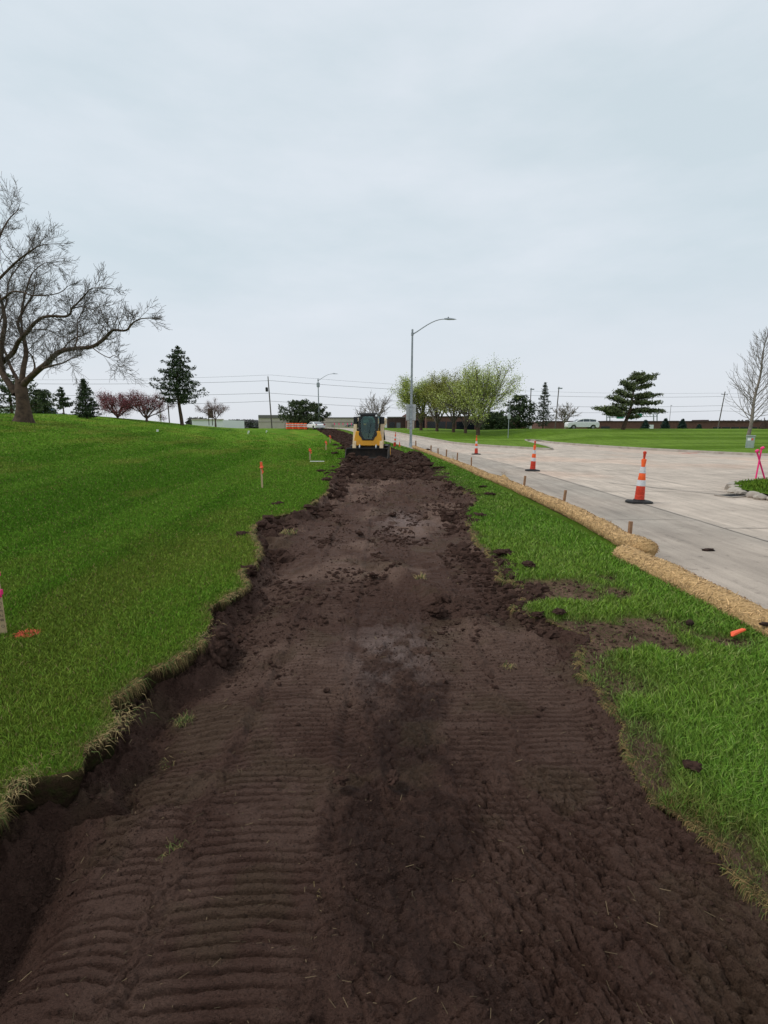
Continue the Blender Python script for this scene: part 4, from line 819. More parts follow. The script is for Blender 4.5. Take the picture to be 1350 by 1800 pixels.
# ------------------------------------------------------------------ compact track loader
def loader():
    T = empty('track_loader', (-.72, 25.2, .06), R(-5), 'yellow compact track loader with black cab, facing the camera on the dug strip', 'track loader')
    Y_ = M['yellow']; K = M['blacksteel']
    # local frame: front = -y, x across
    for s in (-1, 1):
        poly = [(-.85, .12), (-.70, .0), (.95, .0), (1.15, .15), (1.18, .38), (1.0, .62), (.4, .66), (-.6, .50), (-.88, .32)]
        b = MB(); x0, x1 = (s*.62, s*1.0); b.prism(poly, min(x0, x1), max(x0, x1)); tr = b.build('track', M['muddysteel'], T, bev=.03)
        b = MB()
        n = len(poly)
        for i in range(n):
            a = Vector(poly[i]); c = Vector(poly[(i+1) % n]); L = (c-a).length; m = max(1, int(L/.11)); d = (c-a).normalized(); nn = Vector((d.y, -d.x))
            for k in range(m):
                p = a+(c-a)*((k+.5)/m); q0 = p-d*.025; q1 = p+d*.025
                V = [(x, q.x+nn.x*o, q.y+nn.y*o) for x in (min(x0, x1)-.002, max(x0, x1)+.002) for q, o in ((q0, -.01), (q1, -.01), (q1, .035), (q0, .035))]
                b.add(V, [(0, 1, 2, 3), (7, 6, 5, 4), (0, 4, 5, 1), (1, 5, 6, 2), (2, 6, 7, 3), (3, 7, 4, 0)])
        b.build('tread', M['muddysteel'], tr, False)
        for yy_, zz_, r_ in ((-.6, .24, .17), (.92, .30, .22), (-.2, .16, .13), (.15, .16, .13), (.5, .16, .13)):
            b = MB(); xo = s*1.005; b.tube([(s*.6, yy_, zz_), (xo, yy_, zz_)], r_, 14); b.build('roller', M['yellow'] if r_ > .2 else K, tr)
    # chassis
    b = MB(); b.box(-.60, .60, -.75, 1.1, .28, .62); b.build('chassis', K, T, bev=.03)
    b = MB(); b.prism([(-.70, .55), (-.62, .82), (-.80, .98), (-.80, 1.14), (-.55, 1.28), (1.1, 1.28), (1.25, .6), (-.4, .48)], -.63, .63); bd = b.build('body', Y_, T, bev=.035)
    # front face plate with U-shaped opening round the glass
    b = MB(); pl = [(-.70, .66), (.70, .66), (.70, .98), (.62, 1.36), (.45, 1.36), (.40, 1.10), (.30, 1.02), (.27, .90), (-.27, .90), (-.30, 1.02), (-.40, 1.10), (-.45, 1.36), (-.62, 1.36), (-.70, .98)]
    b.prism(pl, -.90, -.80, axis='y'); b.build('front_panel', Y_, T, bev=.015)
    for s in (-1, 1):   # steps / lower cheeks
        b = MB(); b.box(s*.5-.16, s*.5+.16, -.86, -.70, .42, .66, .02, 0); b.build('step', K, T, bev=.01)
        b = MB(); b.lathe([(.045, 0), (.05, .02), (.03, .03)], 12); l = b.build('headlight', M['white'], T); l.rotation_euler = (R(90), 0, 0); l.location = (s*.43, -.86, 2.10)
    # cab: frame as posts and roof
    cab = MB(); 
    cab.box(-.49, .49, -.86, .62, 2.12, 2.24, .03, .03); cab.build('roof', K, T, bev=.03)
    b = MB()
    ring_o = [(-.47, 2.14), (.47, 2.14), (.49, 1.9), (.50, 1.42), (.46, 1.16), (.34, 1.04), (.30, .93), (-.30, .93), (-.34, 1.04), (-.46, 1.16), (-.50, 1.42), (-.49, 1.9)]
    ring_i = [(-.27, 2.06), (.27, 2.06), (.375, 1.88), (.37, 1.40), (.31, 1.20), (.235, 1.08), (.20, .98), (-.20, .98), (-.235, 1.08), (-.31, 1.20), (-.37, 1.40), (-.375, 1.88)]
    n = 12
    def fy(z): return -.93+.10*(z-.93)/1.2
    V = [(x, fy(z), z) for x, z in ring_o]+[(x, fy(z), z) for x, z in ring_i]+[(x, fy(z)+.09, z) for x, z in ring_o]+[(x, fy(z)+.09, z) for x, z in ring_i]
    F = []
    for i in range(n):
        j = (i+1) % n; F += [(i, j, n+j, n+i), (2*n+i, 3*n+i, 3*n+j, 2*n+j), (i, 2*n+i, 2*n+j, j), (n+i, n+j, 3*n+j, 3*n+i)]
    b.add(V, F); fr_ = b.build('door_frame', K, T, bev=.008)
    b = MB(); b.add([(x, fy(z)+.03, z) for x, z in ring_i]+[(x, fy(z)+.036, z) for x, z in ring_i], [tuple(range(n)), tuple(range(2*n-1, n-1, -1))]); b.build('windscreen', M['cabglass'], fr_, False)
    b = MB(); b.tube([(.02, fy(1.0), 1.02), (.10, fy(1.5)-.02, 1.5), (.16, fy(1.8)-.02, 1.75)], .010, 5); b.build('wiper', K, fr_)
    for s in (-1, 1):
        MB().box(s*.46-.035, s*.46+.035, -.80, -.70, 1.25, 2.13).build('cab_post', K, T, bev=.01); MB().box(s*.46-.04, s*.46+.04, .50, .60, 1.25, 2.13).build('cab_post', K, T, bev=.01)
    for s in (-1, 1):
        b = MB(); b.box(s*.47-.004, s*.47+.004, -.70, .50, 1.30, 2.10); b.build('side_window', M['cabglass'], T, False)
    b = MB(); b.box(-.44, .44, .52, .56, 1.72, 2.08); b.build('rear_window', M['cabglass'], T, False)
    b = MB(); b.box(-.26, .26, -.2, .30, .98, 1.14); b.prism([(.20, 1.14), (.34, 1.14), (.42, 1.78), (.32, 1.80)], -.23, .23); b.box(-.12, .12, .34, .42, 1.80, 1.97); b.build('seat', M['seat'], T, bev=.05)
    for s in (-1, 1):
        b = MB(); b.box(s*.33-.05, s*.33+.05, -.35, .2, 1.16, 1.26); b.tube([(s*.33, -.3, 1.26), (s*.33, -.33, 1.42)], .02, 6); b.lathe([(.03, 1.42), (.035, 1.5), (.01, 1.52)], 8, (s*.33, -.33, 0)); b.build('joystick', K, T)
    b = MB(); b.box(-.60, .60, .55, 1.30, 1.25, 1.72, .06, .08); b.build('engine_cover', M['yellow'], T, bev=.04)
    for s in (-1, 1):
        b = MB()
        a = s*.60; c = s*.78; x0, x1 = min(a, c), max(a, c)
        b.prism([(1.25, 1.75), (1.15, 2.0), (.85, 2.02), (-.45, 1.78), (-.80, 1.10), (-1.02, .62), (-1.10, .30), (-.90, .30), (-.68, .95), (-.40, 1.50), (.9, 1.70)], x0, x1); la = b.build('lift_arm', M['cream'], T, bev=.02)
        b = MB(); b.box(x0-.01, x1+.02, -.50, -.34, 1.70, 2.06); b.build('arm_cap', K, la, bev=.02)
        b = MB(); b.tube([(s*.69, .9, .9), (s*.69, .1, 1.45)], .045, 8); b.tube([(s*.69, .1, 1.45), (s*.69, -.25, 1.66)], .025, 8); b.build('lift_cylinder', K, T)
        b = MB(); b.tube([(s*.42, -.72, .85), (s*.42, -1.0, .55)], .04, 8); b.tube([(s*.42, -1.0, .55), (s*.42, -1.12, .42)], .022, 8); b.build('tilt_cylinder', M['galv'], T)
        b = MB(); b.box(s*.88-.09, s*.88+.09, -.7, .6, .62, .66); b.build('fender', K, T, bev=.01)
    b = MB(); b.box(-.62, .62, -1.14, -1.06, .22, .50); b.build('coupler', K, T, bev=.01)
    # bucket: open towards -y
    b = MB(); pr = [(-1.20, .52), (-1.16, .46), (-1.12, .10), (-1.20, -.02), (-1.75, -.03), (-1.75, -.01), (-1.24, .01), (-1.16, .12), (-1.19, .44), (-1.24, .52)]
    b.prism(pr, -1.06, 1.06); bu = b.build('bucket', M['muddysteel'], T, bev=.004)
    for s in (-1, 1):
        b = MB(); b.prism([(-1.22, .52), (-1.12, .10), (-1.20, -.03), (-1.76, -.03), (-1.70, .06), (-1.34, .48)], s*1.06-.015, s*1.06+.015); b.build('side_plate', M['muddysteel'], bu)
    b = MB(); b.box(-1.06, 1.06, -1.86, -1.72, -.035, -.012); b.build('cutting_edge', M['blacksteel'], bu)
    b = MB(); b.box(-1.06, 1.06, -1.27, -1.15, .50, .545); b.build('lip', M['blacksteel'], bu)
    T.scale = (.98, 1, 1.01)
    return T
TL = loader()
o = lump('soil_load', .42, M['clod'], 77, 4, (2.0, .5, .26), .7); o.location = (-.8, 23.5, .03); tag(o, 'heap of dark soil gathered against the loader bucket', 'soil heap')
# ------------------------------------------------------------------ trees
class Tubes:
    """collects polylines with radii, turns them all into tapering tubes at once"""
    def __init__(s): s.d = {}
    def add(s, pts, rad, k=4): s.d.setdefault((len(pts), k), []).append((pts, rad))
    def mesh(s):
        VV = []; FF = []; nb = 0
        for (n, k), L in s.d.items():
            Pt = np.array([a for a, _ in L], float); Ra = np.array([b for _, b in L], float); m = len(L)
            D = np.gradient(Pt, axis=1); D /= np.linalg.norm(D, axis=2, keepdims=True)+1e-9
            ref = np.where(np.abs(D[:, :1, 2:3]) > .8, np.array([1., 0, 0]), np.array([0, 0, 1.])); ref = np.broadcast_to(ref, D.shape)
            U = np.cross(D, ref); U /= np.linalg.norm(U, axis=2, keepdims=True)+1e-9; Wv = np.cross(D, U)
            th = np.arange(k)*2*np.pi/k
            V = Pt[:, :, None]+(U[:, :, None]*np.cos(th)[None, None, :, None]+Wv[:, :, None]*np.sin(th)[None, None, :, None])*Ra[:, :, None, None]
            i = np.arange(m*n*k).reshape(m, n, k); j = np.roll(i, -1, 2)
            FF.append(np.stack([i[:, :-1], j[:, :-1], j[:, 1:], i[:, 1:]], -1).reshape(-1, 4)+nb); VV.append(V.reshape(-1, 3)); nb += m*n*k
        return np.concatenate(VV), np.concatenate(FF)
    def build(s, name, m, parent=None):
        V, F = s.mesh(); o = mesh_np(name, V, F, m); o.parent = parent; return o
def rot_about(v, ax, a):
    return v*math.cos(a)+np.cross(ax, v)*math.sin(a)+ax*np.dot(ax, v)*(1-math.cos(a))
def perp(d, rr):
    v = rr.normal(0, 1, 3); v -= d*np.dot(v, d); return v/(np.linalg.norm(v)+1e-9)
def grow(T, p, d, L, r, dep, rr, pr, tips):
    n = 5; pts = [p]; rad = [r]; dirs = [d]; q = p; dd = d
    r1 = r*pr.get('taper', .45)
    for i in range(n-1):
        dd = dd+rr.normal(0, pr['wig'], 3)+np.array([0, 0, pr['up']]); dd = dd/np.linalg.norm(dd)
        q = q+dd*L/(n-1); pts.append(q); rad.append(max(r+(r1-r)*(i+1)/(n-1), pr['rmin'])); dirs.append(dd)
    T.add(pts, rad, 6 if r > .06 else (4 if r > .02 else 3))
    if dep <= 0:
        tips.append((pts[-1], dd, L)); tips.append((pts[2], dd, L)); return
    nc = pr['nc'][min(dep, len(pr['nc'])-1)]
    for c in range(nc):
        t = pr['t0']+(1-pr['t0'])*(c+rr.random()*.8)/nc; f = min(t, .999)*(n-1); i = int(f); g = f-i
        p0 = pts[i]*(1-g)+pts[i+1]*g; rr0 = rad[i]*(1-g)+rad[i+1]*g
        a = R(pr['ang']+rr.normal(0, 9)); ax = perp(dirs[i], rr); nd = rot_about(dirs[i], ax, a)
        grow(T, p0, nd, L*pr['lr']*(1.15-.45*t)*rr.uniform(.8, 1.2), max(rr0*pr['rr'], pr['rmin']), dep-1, rr, pr, tips)
    grow(T, pts[-1], dirs[-1], L*pr['lr']*.9, max(rad[-1]*.9, pr['rmin']), dep-1, rr, pr, tips)
def leafmesh(name, C, size, cols, parent, m, rr, aspect=.55, per=1, spread=0):
    C = np.repeat(np.asarray(C, float), per, 0)
    if spread: C = C+rr.normal(0, spread, C.shape)
    n = len(C); a = rr.normal(0, 1, (n, 3)); a /= np.linalg.norm(a, axis=1)[:, None]; b = rr.normal(0, 1, (n, 3)); b -= a*np.sum(a*b, 1)[:, None]; b /= np.linalg.norm(b, axis=1)[:, None]
    s = (size*(.5+rr.random(n)))[:, None]; V = np.stack([C-a*s, C+b*s*aspect, C+a*s, C-b*s*aspect], 1).reshape(-1, 3)
    cols = np.asarray(cols, float); c = cols[rr.integers(0, len(cols), n)]*(.65+.7*rr.random(n))[:, None]
    o = mesh_np(name, V, np.arange(n*4).reshape(-1, 4), m, smooth=False, col=np.repeat(c, 4, 0)); o.parent = parent; return o
def lawnz(x, y): return float(HL(np.array(x), np.array(y))) if x < float(LE(y)) else float(HR(np.array(x), np.array(y)))
# --- the big bare tree at the left, limbs laid along the photo and given depth
def big_tree():
    Y0 = 31.0; base = P(40, 729, Y0)
    t = empty('bare_tree', (base.x, Y0, lawnz(base.x, Y0)-.1), 0, 'huge spreading leafless tree at the left edge with thick brown trunk', 'tree')
    o3 = np.array(t.location); rr = np.random.default_rng(5)
    def Q(x, y, dY): return np.array(P(x, y, Y0+dY))-o3
    T = Tubes(); B = Tubes(); tips = []
    tr = [Q(42, 732, 0), Q(41, 715, 0), Q(39, 698, 0), Q(37, 684, .1), Q(36, 668, .2)]
    T.add(tr, [.48, .37, .335, .35, .27], 14); T.add([Q(42, 750, 0), Q(42, 731, 0), Q(41, 720, 0)], [.72, .46, .38], 14)
    px = lambda pts: [(x/3.97, 320+y/3.97) for x, y in pts]
    limbs = [
        (px([(165, 1410), (215, 1360), (270, 1310), (330, 1262), (375, 1215), (430, 1180), (520, 1162), (640, 1150), (720, 1100), (760, 1060), (795, 1033), (880, 1035), (925, 985), (980, 955), (1040, 952)]), .30, .035, 0, -4.5),
        (px([(300, 1300), (350, 1285), (440, 1262), (490, 1235), (540, 1220)]), .12, .03, -1, -3.5),
        (px([(150, 1400), (165, 1290), (182, 1200), (170, 1110), (140, 1040), (125, 985), (150, 920), (190, 850), (230, 790), (245, 700)]), .26, .05, 0, 2.5),
        (px([(110, 1480), (60, 1400), (20, 1340), (5, 1270), (8, 1180), (20, 1080), (35, 980), (25, 900), (10, 830), (-40, 700), (-60, 560), (-40, 400)]), .33, .07, 0, 1.5),
        (px([(0, 1275), (45, 1235), (95, 1185), (125, 1120), (160, 1080), (200, 1035), (240, 985), (300, 945), (370, 935), (450, 938), (490, 920), (500, 885), (545, 840), (600, 780), (650, 740), (790, 745)]), .24, .03, 1, -2.5),
        (px([(500, 885), (560, 870), (640, 890), (700, 900)]), .06, .02, -1.5, -2),
        (px([(130, 1400), (95, 1330), (70, 1280), (50, 1220), (20, 1150), (-30, 1060), (-80, 960)]), .2, .06, .5, 4),
        (px([(225, 1335), (243, 1290), (225, 1220), (195, 1180), (175, 1110), (190, 1040)]), .10, .04, .3, 2),
        (px([(-10, 840), (40, 800), (90, 765), (160, 770), (220, 790), (330, 790), (420, 770), (470, 730)]), .12, .03, 1, -2),
        (px([(-30, 700), (30, 640), (100, 570), (160, 520), (230, 470), (290, 440), (400, 430)]), .13, .03, 1.5, 0),
        (px([(-60, 560), (-20, 430), (20, 330), (70, 250), (120, 200), (140, 150)]), .11, .02, 1, 3),
        (px([(-60, 900), (-20, 1000), (40, 860), (60, 700), (120, 600), (200, 480), (250, 360)]), .10, .03, 2, 4.5),
        (px([(520, 1160), (540, 1090), (540, 1010), (545, 960), (580, 900)]), .07, .03, -2, -1),
        (px([(640, 1150), (690, 1190), (760, 1225), (800, 1210), (850, 1260)]), .05, .02, -3, -4),
        (px([(430, 1180), (500, 1100), (600, 1060), (660, 1000)]), .07, .02, -1.5, .5),
        (px([(200, 1035), (330, 1030), (420, 1080), (470, 1060)]), .06, .02, 0, 3),
        (px([(160, 1080), (150, 900), (200, 700), (240, 620), (330, 560), (420, 600)]), .11, .02, 1, 5)]
    pr = dict(wig=.15, up=.04, nc=[2, 4, 5, 5], t0=.12, ang=38, lr=.62, rr=.60, rmin=.0075, taper=.5)
    for pts, r0, r1, da, db in limbs:
        n = len(pts); S = [Q(x, y, da+(db-da)*i/(n-1)) for i, (x, y) in enumerate(pts)]
        S = [np.array(v) for v in smooth3(S, 4)]; rad = np.linspace(r0*.62, r1*.55, len(S)); T.add(S, list(rad), 8)
        Ls = np.sum(np.linalg.norm(np.diff(S, axis=0), axis=1)); m = int(Ls/.31)
        for c in range(m):
            f = (.16+.84*(c+rr.random())/m); f = min(f, .995)*(len(S)-1); i = int(f); p0 = S[i]+(S[i+1]-S[i])*(f-i); d = S[i+1]-S[i]; d /= np.linalg.norm(d)+1e-9
            rl = rad[i]; nd = rot_about(d, perp(d, rr), R(rr.uniform(35, 70))); nd = nd+np.array([0, 0, .30]); nd /= np.linalg.norm(nd)
            L = rr.uniform(.7, 2.3)*(1-.62*f/len(S)); grow(B, p0, nd, L, min(.028, rl*.4)*rr.uniform(.6, 1), 2, rr, pr, tips)
        grow(B, S[-1], (S[-1]-S[-2])/np.linalg.norm(S[-1]-S[-2]), .55, r1*.5, 2, rr, pr, tips)
    T.build('trunk', M['bark'], t); B.build('twigs', M['barkgrey'], t)
def smooth3(pts, n):
    out = []
    for i in range(len(pts)-1):
        p0 = pts[max(i-1, 0)]; p1 = pts[i]; p2 = pts[i+1]; p3 = pts[min(i+2, len(pts)-1)]
        for k in range(n):
            t = k/n; out.append(.5*((2*p1)+(-p0+p2)*t+(2*p0-5*p1+4*p2-p3)*t*t+(-p0+3*p1-3*p2+p3)*t**3))
    out.append(pts[-1]); return out
big_tree()
# --- broadleaf trees with forked trunks
def leafy(px, pb, pt, wpx, Y, lab, seed, name='leafing_tree', cols=None, dens=1, trunk_h=.18, bark='bark', size=.11, group=None, ang=34, nl=7, dep=3, rmin=.012, up=.06, zb=None, leafs=True, r0=.2, crown='leaves', lean=0, flip=1):
    b = P(px, pb, Y); top = P(px, pt, Y); Hh = top.z-b.z; rr = np.random.default_rng(seed); wd = wpx*Y/FPX
    t = empty(name, (b.x, Y, b.z-.05), 0, lab, 'tree', group); T = Tubes(); B = Tubes(); tips = []
    th = Hh*trunk_h; T.add([np.array([0, 0, -.3]), np.array([0, 0, .15]), np.array([lean*.3, 0, th*.5]), np.array([lean*.6, .03, th])], [r0*1.35, r0*1.05, r0*.9, r0*.85], 10)
    pr = dict(wig=.11, up=up, nc=[2, 3, 3, 3], t0=.25, ang=ang, lr=.60, rr=.62, rmin=rmin, taper=.55)
    for i in range(nl):
        a = 2*math.pi*(i+rr.random()*.6)/nl; k = rr.uniform(.35, 1); sp = wd/2/(Hh*.62)
        d = np.array([math.cos(a)*k*sp+lean*.1, math.sin(a)*k*sp, 1.0]); d /= np.linalg.norm(d)
        L = Hh*.50*rr.uniform(.85, 1.1); grow(B, np.array([lean*.6, .03, th*.92]), d, L, r0*.5, dep, rr, pr, tips)
    Bv, Bf = B.mesh()
    # fit crown to the measured size
    z1 = np.percentile(Bv[:, 2], 99.7); sx_ = np.percentile(np.abs(Bv[:, 0]-lean*.6), 98.5); f = Hh/z1; g = (wd/2)/sx_
    sc = np.array([g, g, f]); Bv = Bv*sc; Tv, Tf = T.mesh(); Tv = Tv*np.array([1, 1, 1]); 
    w = np.clip(Bv[:, 2]/max(th, .01), 0, 1)
    o = mesh_np('trunk', Tv*np.array([1, 1, f]) , Tf, M[bark]); o.parent = t
    o = mesh_np('branches', Bv, Bf, M[bark if bark != 'bark' else 'barkgrey']); o.parent = t
    if leafs:
        tp = np.array([a for a, _, _ in tips])*sc; tp = tp[rr.random(len(tp)) < dens]
        leafmesh(crown, tp, size*.62, cols, t, M['leaves'], rr, per=20, spread=size*3.0)
    return t
YG = [(.33, .39, .06), (.44, .49, .12), (.22, .28, .05), (.56, .60, .30)]; OL = [(.26, .28, .05), (.34, .33, .09), (.17, .17, .04)]
GR = 'row of leafing trees across the road'
leafy(840, 768, 638, 132, 58, 'largest yellow green leafing tree at the right end of the row', 11, cols=YG, size=.10, group=GR, r0=.26, nl=10, trunk_h=.14)
leafy(818, 765, 664, 80, 63, 'low dark forked tree just left of the largest leafing tree', 12, cols=OL, size=.09, dens=.6, group=GR, r0=.22, nl=7)
leafy(797, 762, 656, 78, 66, 'olive leafing tree with double trunk in the middle of the row', 13, cols=OL, size=.10, group=GR, r0=.22, nl=8)
leafy(768, 760, 663, 76, 70, 'brownish leafing tree second from the left of the row', 14, cols=OL, size=.10, group=GR, r0=.24, nl=8)
leafy(740, 758, 664, 78, 74, 'leftmost leafing tree of the row, behind the lamp pole signs', 15, cols=YG[:3], size=.11, group=GR, r0=.26, nl=8)
# crab apples and small bare trees
PK = [(.30, .07, .085), (.20, .05, .06), (.42, .17, .19), (.13, .045, .045)]
leafy(207, 737, 690, 62, 52, 'left one of two dark pink flowering crab apple trees', 21, cols=PK, size=.06, bark='barkred', trunk_h=.10, name='crab_apple_tree', nl=8, r0=.13, group='flowering crab apples', ang=38, dens=.75)
leafy(258, 740, 687, 62, 52, 'right one of two dark pink crab apples, partly behind the tall conifer', 22, cols=PK, size=.055, bark='barkred', trunk_h=.10, name='crab_apple_tree', nl=8, r0=.13, group='flowering crab apples', ang=38, dens=.6)
leafy(379, 746, 701, 56, 60, 'sparse pinkish budding tree right of the tall conifer', 23, cols=[(.24, .13, .12), (.30, .2, .18)], size=.045, bark='barkred', trunk_h=.25, name='budding_tree', nl=7, r0=.09, dens=.35, dep=3)
leafy(662, 752, 690, 52, 118, 'bare rounded tree rising behind the loader cab', 24, bark='barkpale', name='small_bare_tree', leafs=False, nl=9, r0=.2, rmin=.020, trunk_h=.16)
leafy(636, 752, 713, 24, 140, 'faint small bare tree just left of the loader cab', 25, bark='barkpale', name='small_bare_tree', leafs=False, nl=6, r0=.2, rmin=.03, trunk_h=.3, dep=2)
leafy(993, 755, 708, 42, 105, 'small bare tree behind the white car across the road', 26, bark='barkpale', name='small_bare_tree', leafs=False, nl=8, r0=.18, rmin=.026, trunk_h=.25)
leafy(1347, 772, 735, 40, 60, 'low bare shrubby tree cut off by the right edge', 27, bark='barkred', name='small_bare_tree', leafs=False, nl=7, r0=.08, rmin=.014, trunk_h=.1)
def poplar():          # tall upright bare tree at the right
    Y = 44.; b = P(1314, 772, Y); top = P(1326, 578, Y); H = top.z-b.z; rr = np.random.default_rng(31)
    t = empty('bare_tree', (b.x, Y, b.z-.1), 0, 'tall narrow leafless young tree by the right edge, above the utility box', 'tree'); T = Tubes(); B = Tubes(); tips = []
    n = 16; S = [np.array([.55*i/(n-1)+.05*math.sin(i*.9), .04*math.cos(i), H*i/(n-1)]) for i in range(n)]; S[0][2] = -.3; rad = list(.15*(1-np.linspace(0, 1, n))**.8+.012); T.add(S, rad, 10)
    pr = dict(wig=.10, up=.10, nc=[1, 2, 3, 3], t0=.15, ang=32, lr=.55, rr=.6, rmin=.010, taper=.5)
    for c in range(58):
        f = .16+.82*c/58; i = int(f*(n-1)); p0 = S[i]+(S[i+1]-S[i])*(f*(n-1)-i); a = rr.random()*6.283; el = R(40+18*f)
        d = np.array([math.cos(a)*math.cos(el), math.sin(a)*math.cos(el), math.sin(el)]); L = (2.35*(1-f)**.75+.35)*rr.uniform(.8, 1.15)
        grow(B, p0, d, L, max(.030*(1-f)+.012, .011), 2, rr, pr, tips)
    T.build('trunk', M['barkpale'], t); B.build('twigs', M['barkpale'], t)
poplar()
# --- conifers
def conifer(px, pb, pt, wpx, Y, lab, seed, name='spruce', clear=.06, shape='cone', cols=None, tiers=22, per=9, nsz=.10, dens=26, droop=-.15, group=None, trunk_r=.12, lean=0, bark='bark', gap=0, irregular=.2, curvy=0, flat=.35):
    b = P(px, pb, Y); top = P(px, pt, Y); H = top.z-b.z; W2 = wpx*Y/FPX/2; rr = np.random.default_rng(seed)
    cols = cols or [(.040, .062, .026), (.075, .105, .045), (.020, .034, .016)]
    t = empty(name, (b.x, Y, b.z-.05), 0, lab, 'tree', group); T = Tubes(); n = 14
    def ax(f): return np.array([lean*f+curvy*math.sin(f*3.5)*(1 if f < 1 else 1), .0, H*f])
    S = [ax(i/(n-1)) for i in range(n)]; S[0][2] = -.3; T.add(S, list(trunk_r*(1-np.linspace(0, 1, n)*.93)), 10)
    C = []; A = []
    for k in range(tiers):
        f = clear+(1-clear)*((k+.4*rr.random())/tiers)
        g = (f-clear)/(1-clear)
        if shape == 'cone': w = W2*(1-g)**.85*(.55+.45*min(1, g/.12))+.04*W2
        elif shape == 'dome': w = W2*math.sqrt(max(0, 1-(max(0, g-.25)/.78)**2))*(.75+.25*min(1, g/.2))
        else: w = W2*(1-g**1.5)**.8*(.7+.3*min(1, g/.15))
        for j in range(per):
            if rr.random() < gap: continue
            a = 2*math.pi*(j+rr.random())/per; L = w*rr.uniform(1-irregular*2, 1+irregular*.45); L = max(L, .1)
            p0 = ax(f); dz = droop+.30*g if shape == 'cone' else droop
            m = 5; pts = [p0+np.array([math.cos(a), math.sin(a), 0])*L*q+np.array([0, 0, 1])*(dz*L*q+.18*L*q*q) for q in np.linspace(0, 1, m)]
            T.add(pts, list(np.linspace(max(.012, trunk_r*.22*(1-g)), .006, m)), 3)
            q = np.sqrt(rr.random(int(.62*dens*max(L, .3)/max(W2, .5)*1.6)+3))*.95+.05
            base = np.array([np.interp(q, np.linspace(0, 1, m), np.array(pts)[:, i]) for i in range(3)]).T
            sp = (.08+.12*(1-q))[:, None]*L; side = np.array([-math.sin(a), math.cos(a), 0]); 
            base = base+side*rr.normal(0, 1, (len(q), 1))*sp+np.array([0, 0, 1])*rr.normal(-.2, flat, (len(q), 1))*sp
            C.append(base)
    C = np.concatenate(C); T.build('trunk', M[bark], t)
    leafmesh('crown', C, nsz, cols, t, M['needles'], rr, aspect=.32, per=3, spread=nsz*.55); return t
conifer(153, 736, 664, 50, 45, 'small dense dark spruce standing alone on the lawn crest', 41, tiers=20, per=9, nsz=.085, dens=22, irregular=.3, trunk_r=.09)
conifer(320, 742, 607, 92, 54, 'tall dark conifer with open layered branches and bare lower trunk', 42, name='conifer', clear=.27, shape='fir', tiers=22, per=8, nsz=.13, dens=34, droop=-.10, trunk_r=.20, gap=.10, irregular=.38, curvy=-.25)
conifer(113, 733, 679, 30, 95, 'thin open pine behind the left lawn, left of the small spruce', 43, name='pine_tree', clear=.3, shape='fir', tiers=9, per=6, nsz=.20, dens=30, irregular=.4, trunk_r=.16, gap=.2)
PG = [(.055, .078, .032), (.095, .12, .052), (.03, .045, .02)]
conifer(22, 733, 655, 96, 75, 'dark broad pine behind the big bare tree, at the left edge', 44, name='pine_tree', clear=.16, shape='dome', tiers=12, per=8, nsz=.22, dens=20, irregular=.5, trunk_r=.25, cols=PG, gap=.3)
conifer(72, 733, 683, 60, 85, 'rounded green pine right of the big bare trunk, above the parked van', 45, name='pine_tree', clear=.12, shape='dome', tiers=12, per=9, nsz=.22, dens=22, irregular=.4, gap=.1, trunk_r=.22, cols=PG)
conifer(528, 755, 703, 72, 84, 'dark wide pine in front of the beige building, left of two', 46, name='pine_tree', clear=.14, shape='dome', tiers=13, per=10, nsz=.20, dens=22, irregular=.4, gap=.1, trunk_r=.3, cols=PG, droop=0)
conifer(557, 755, 708, 44, 88, 'dark pine behind the distant street lamp, right of two', 47, name='pine_tree', clear=.3, shape='dome', tiers=9, per=8, nsz=.20, dens=20, irregular=.45, gap=.15, trunk_r=.3, cols=PG, droop=0)
conifer(954, 752, 671, 40, 86, 'narrow pointed spruce with sparse drooping branches across the road', 48, tiers=24, per=8, nsz=.13, dens=12, irregular=.3, gap=.12, trunk_r=.15, cols=[(.06, .075, .05), (.085, .10, .07), (.035, .045, .03)])
conifer(912, 756, 694, 62, 78, 'dark bushy evergreen behind the largest leafing tree', 49, name='evergreen', clear=.03, shape='dome', tiers=14, per=10, nsz=.19, dens=24, irregular=.4, gap=.1, trunk_r=.2)
conifer(868, 757, 722, 60, 92, 'low dark evergreen in front of the brick building', 50, name='evergreen', clear=.02, shape='dome', tiers=8, per=10, nsz=.2, dens=36, irregular=.2, trunk_r=.15)
for i, (px, pt, w, lab) in enumerate([(1133, 738, 20, 'small blue green spruce left of the white sign board'), (1168, 735, 20, 'small spruce in the middle of the four by the long building'), (1198, 736, 20, 'small dark spruce left of the utility pole'), (1228, 746, 14, 'smallest low spruce nearest the utility pole')]):
    conifer(px, 760, pt, w, 84, lab, 60+i, tiers=12, per=9, nsz=.11, dens=20, trunk_r=.07, group='young spruces before the long building', cols=[(.022, .045, .038), (.035, .062, .05), (.014, .026, .022)])
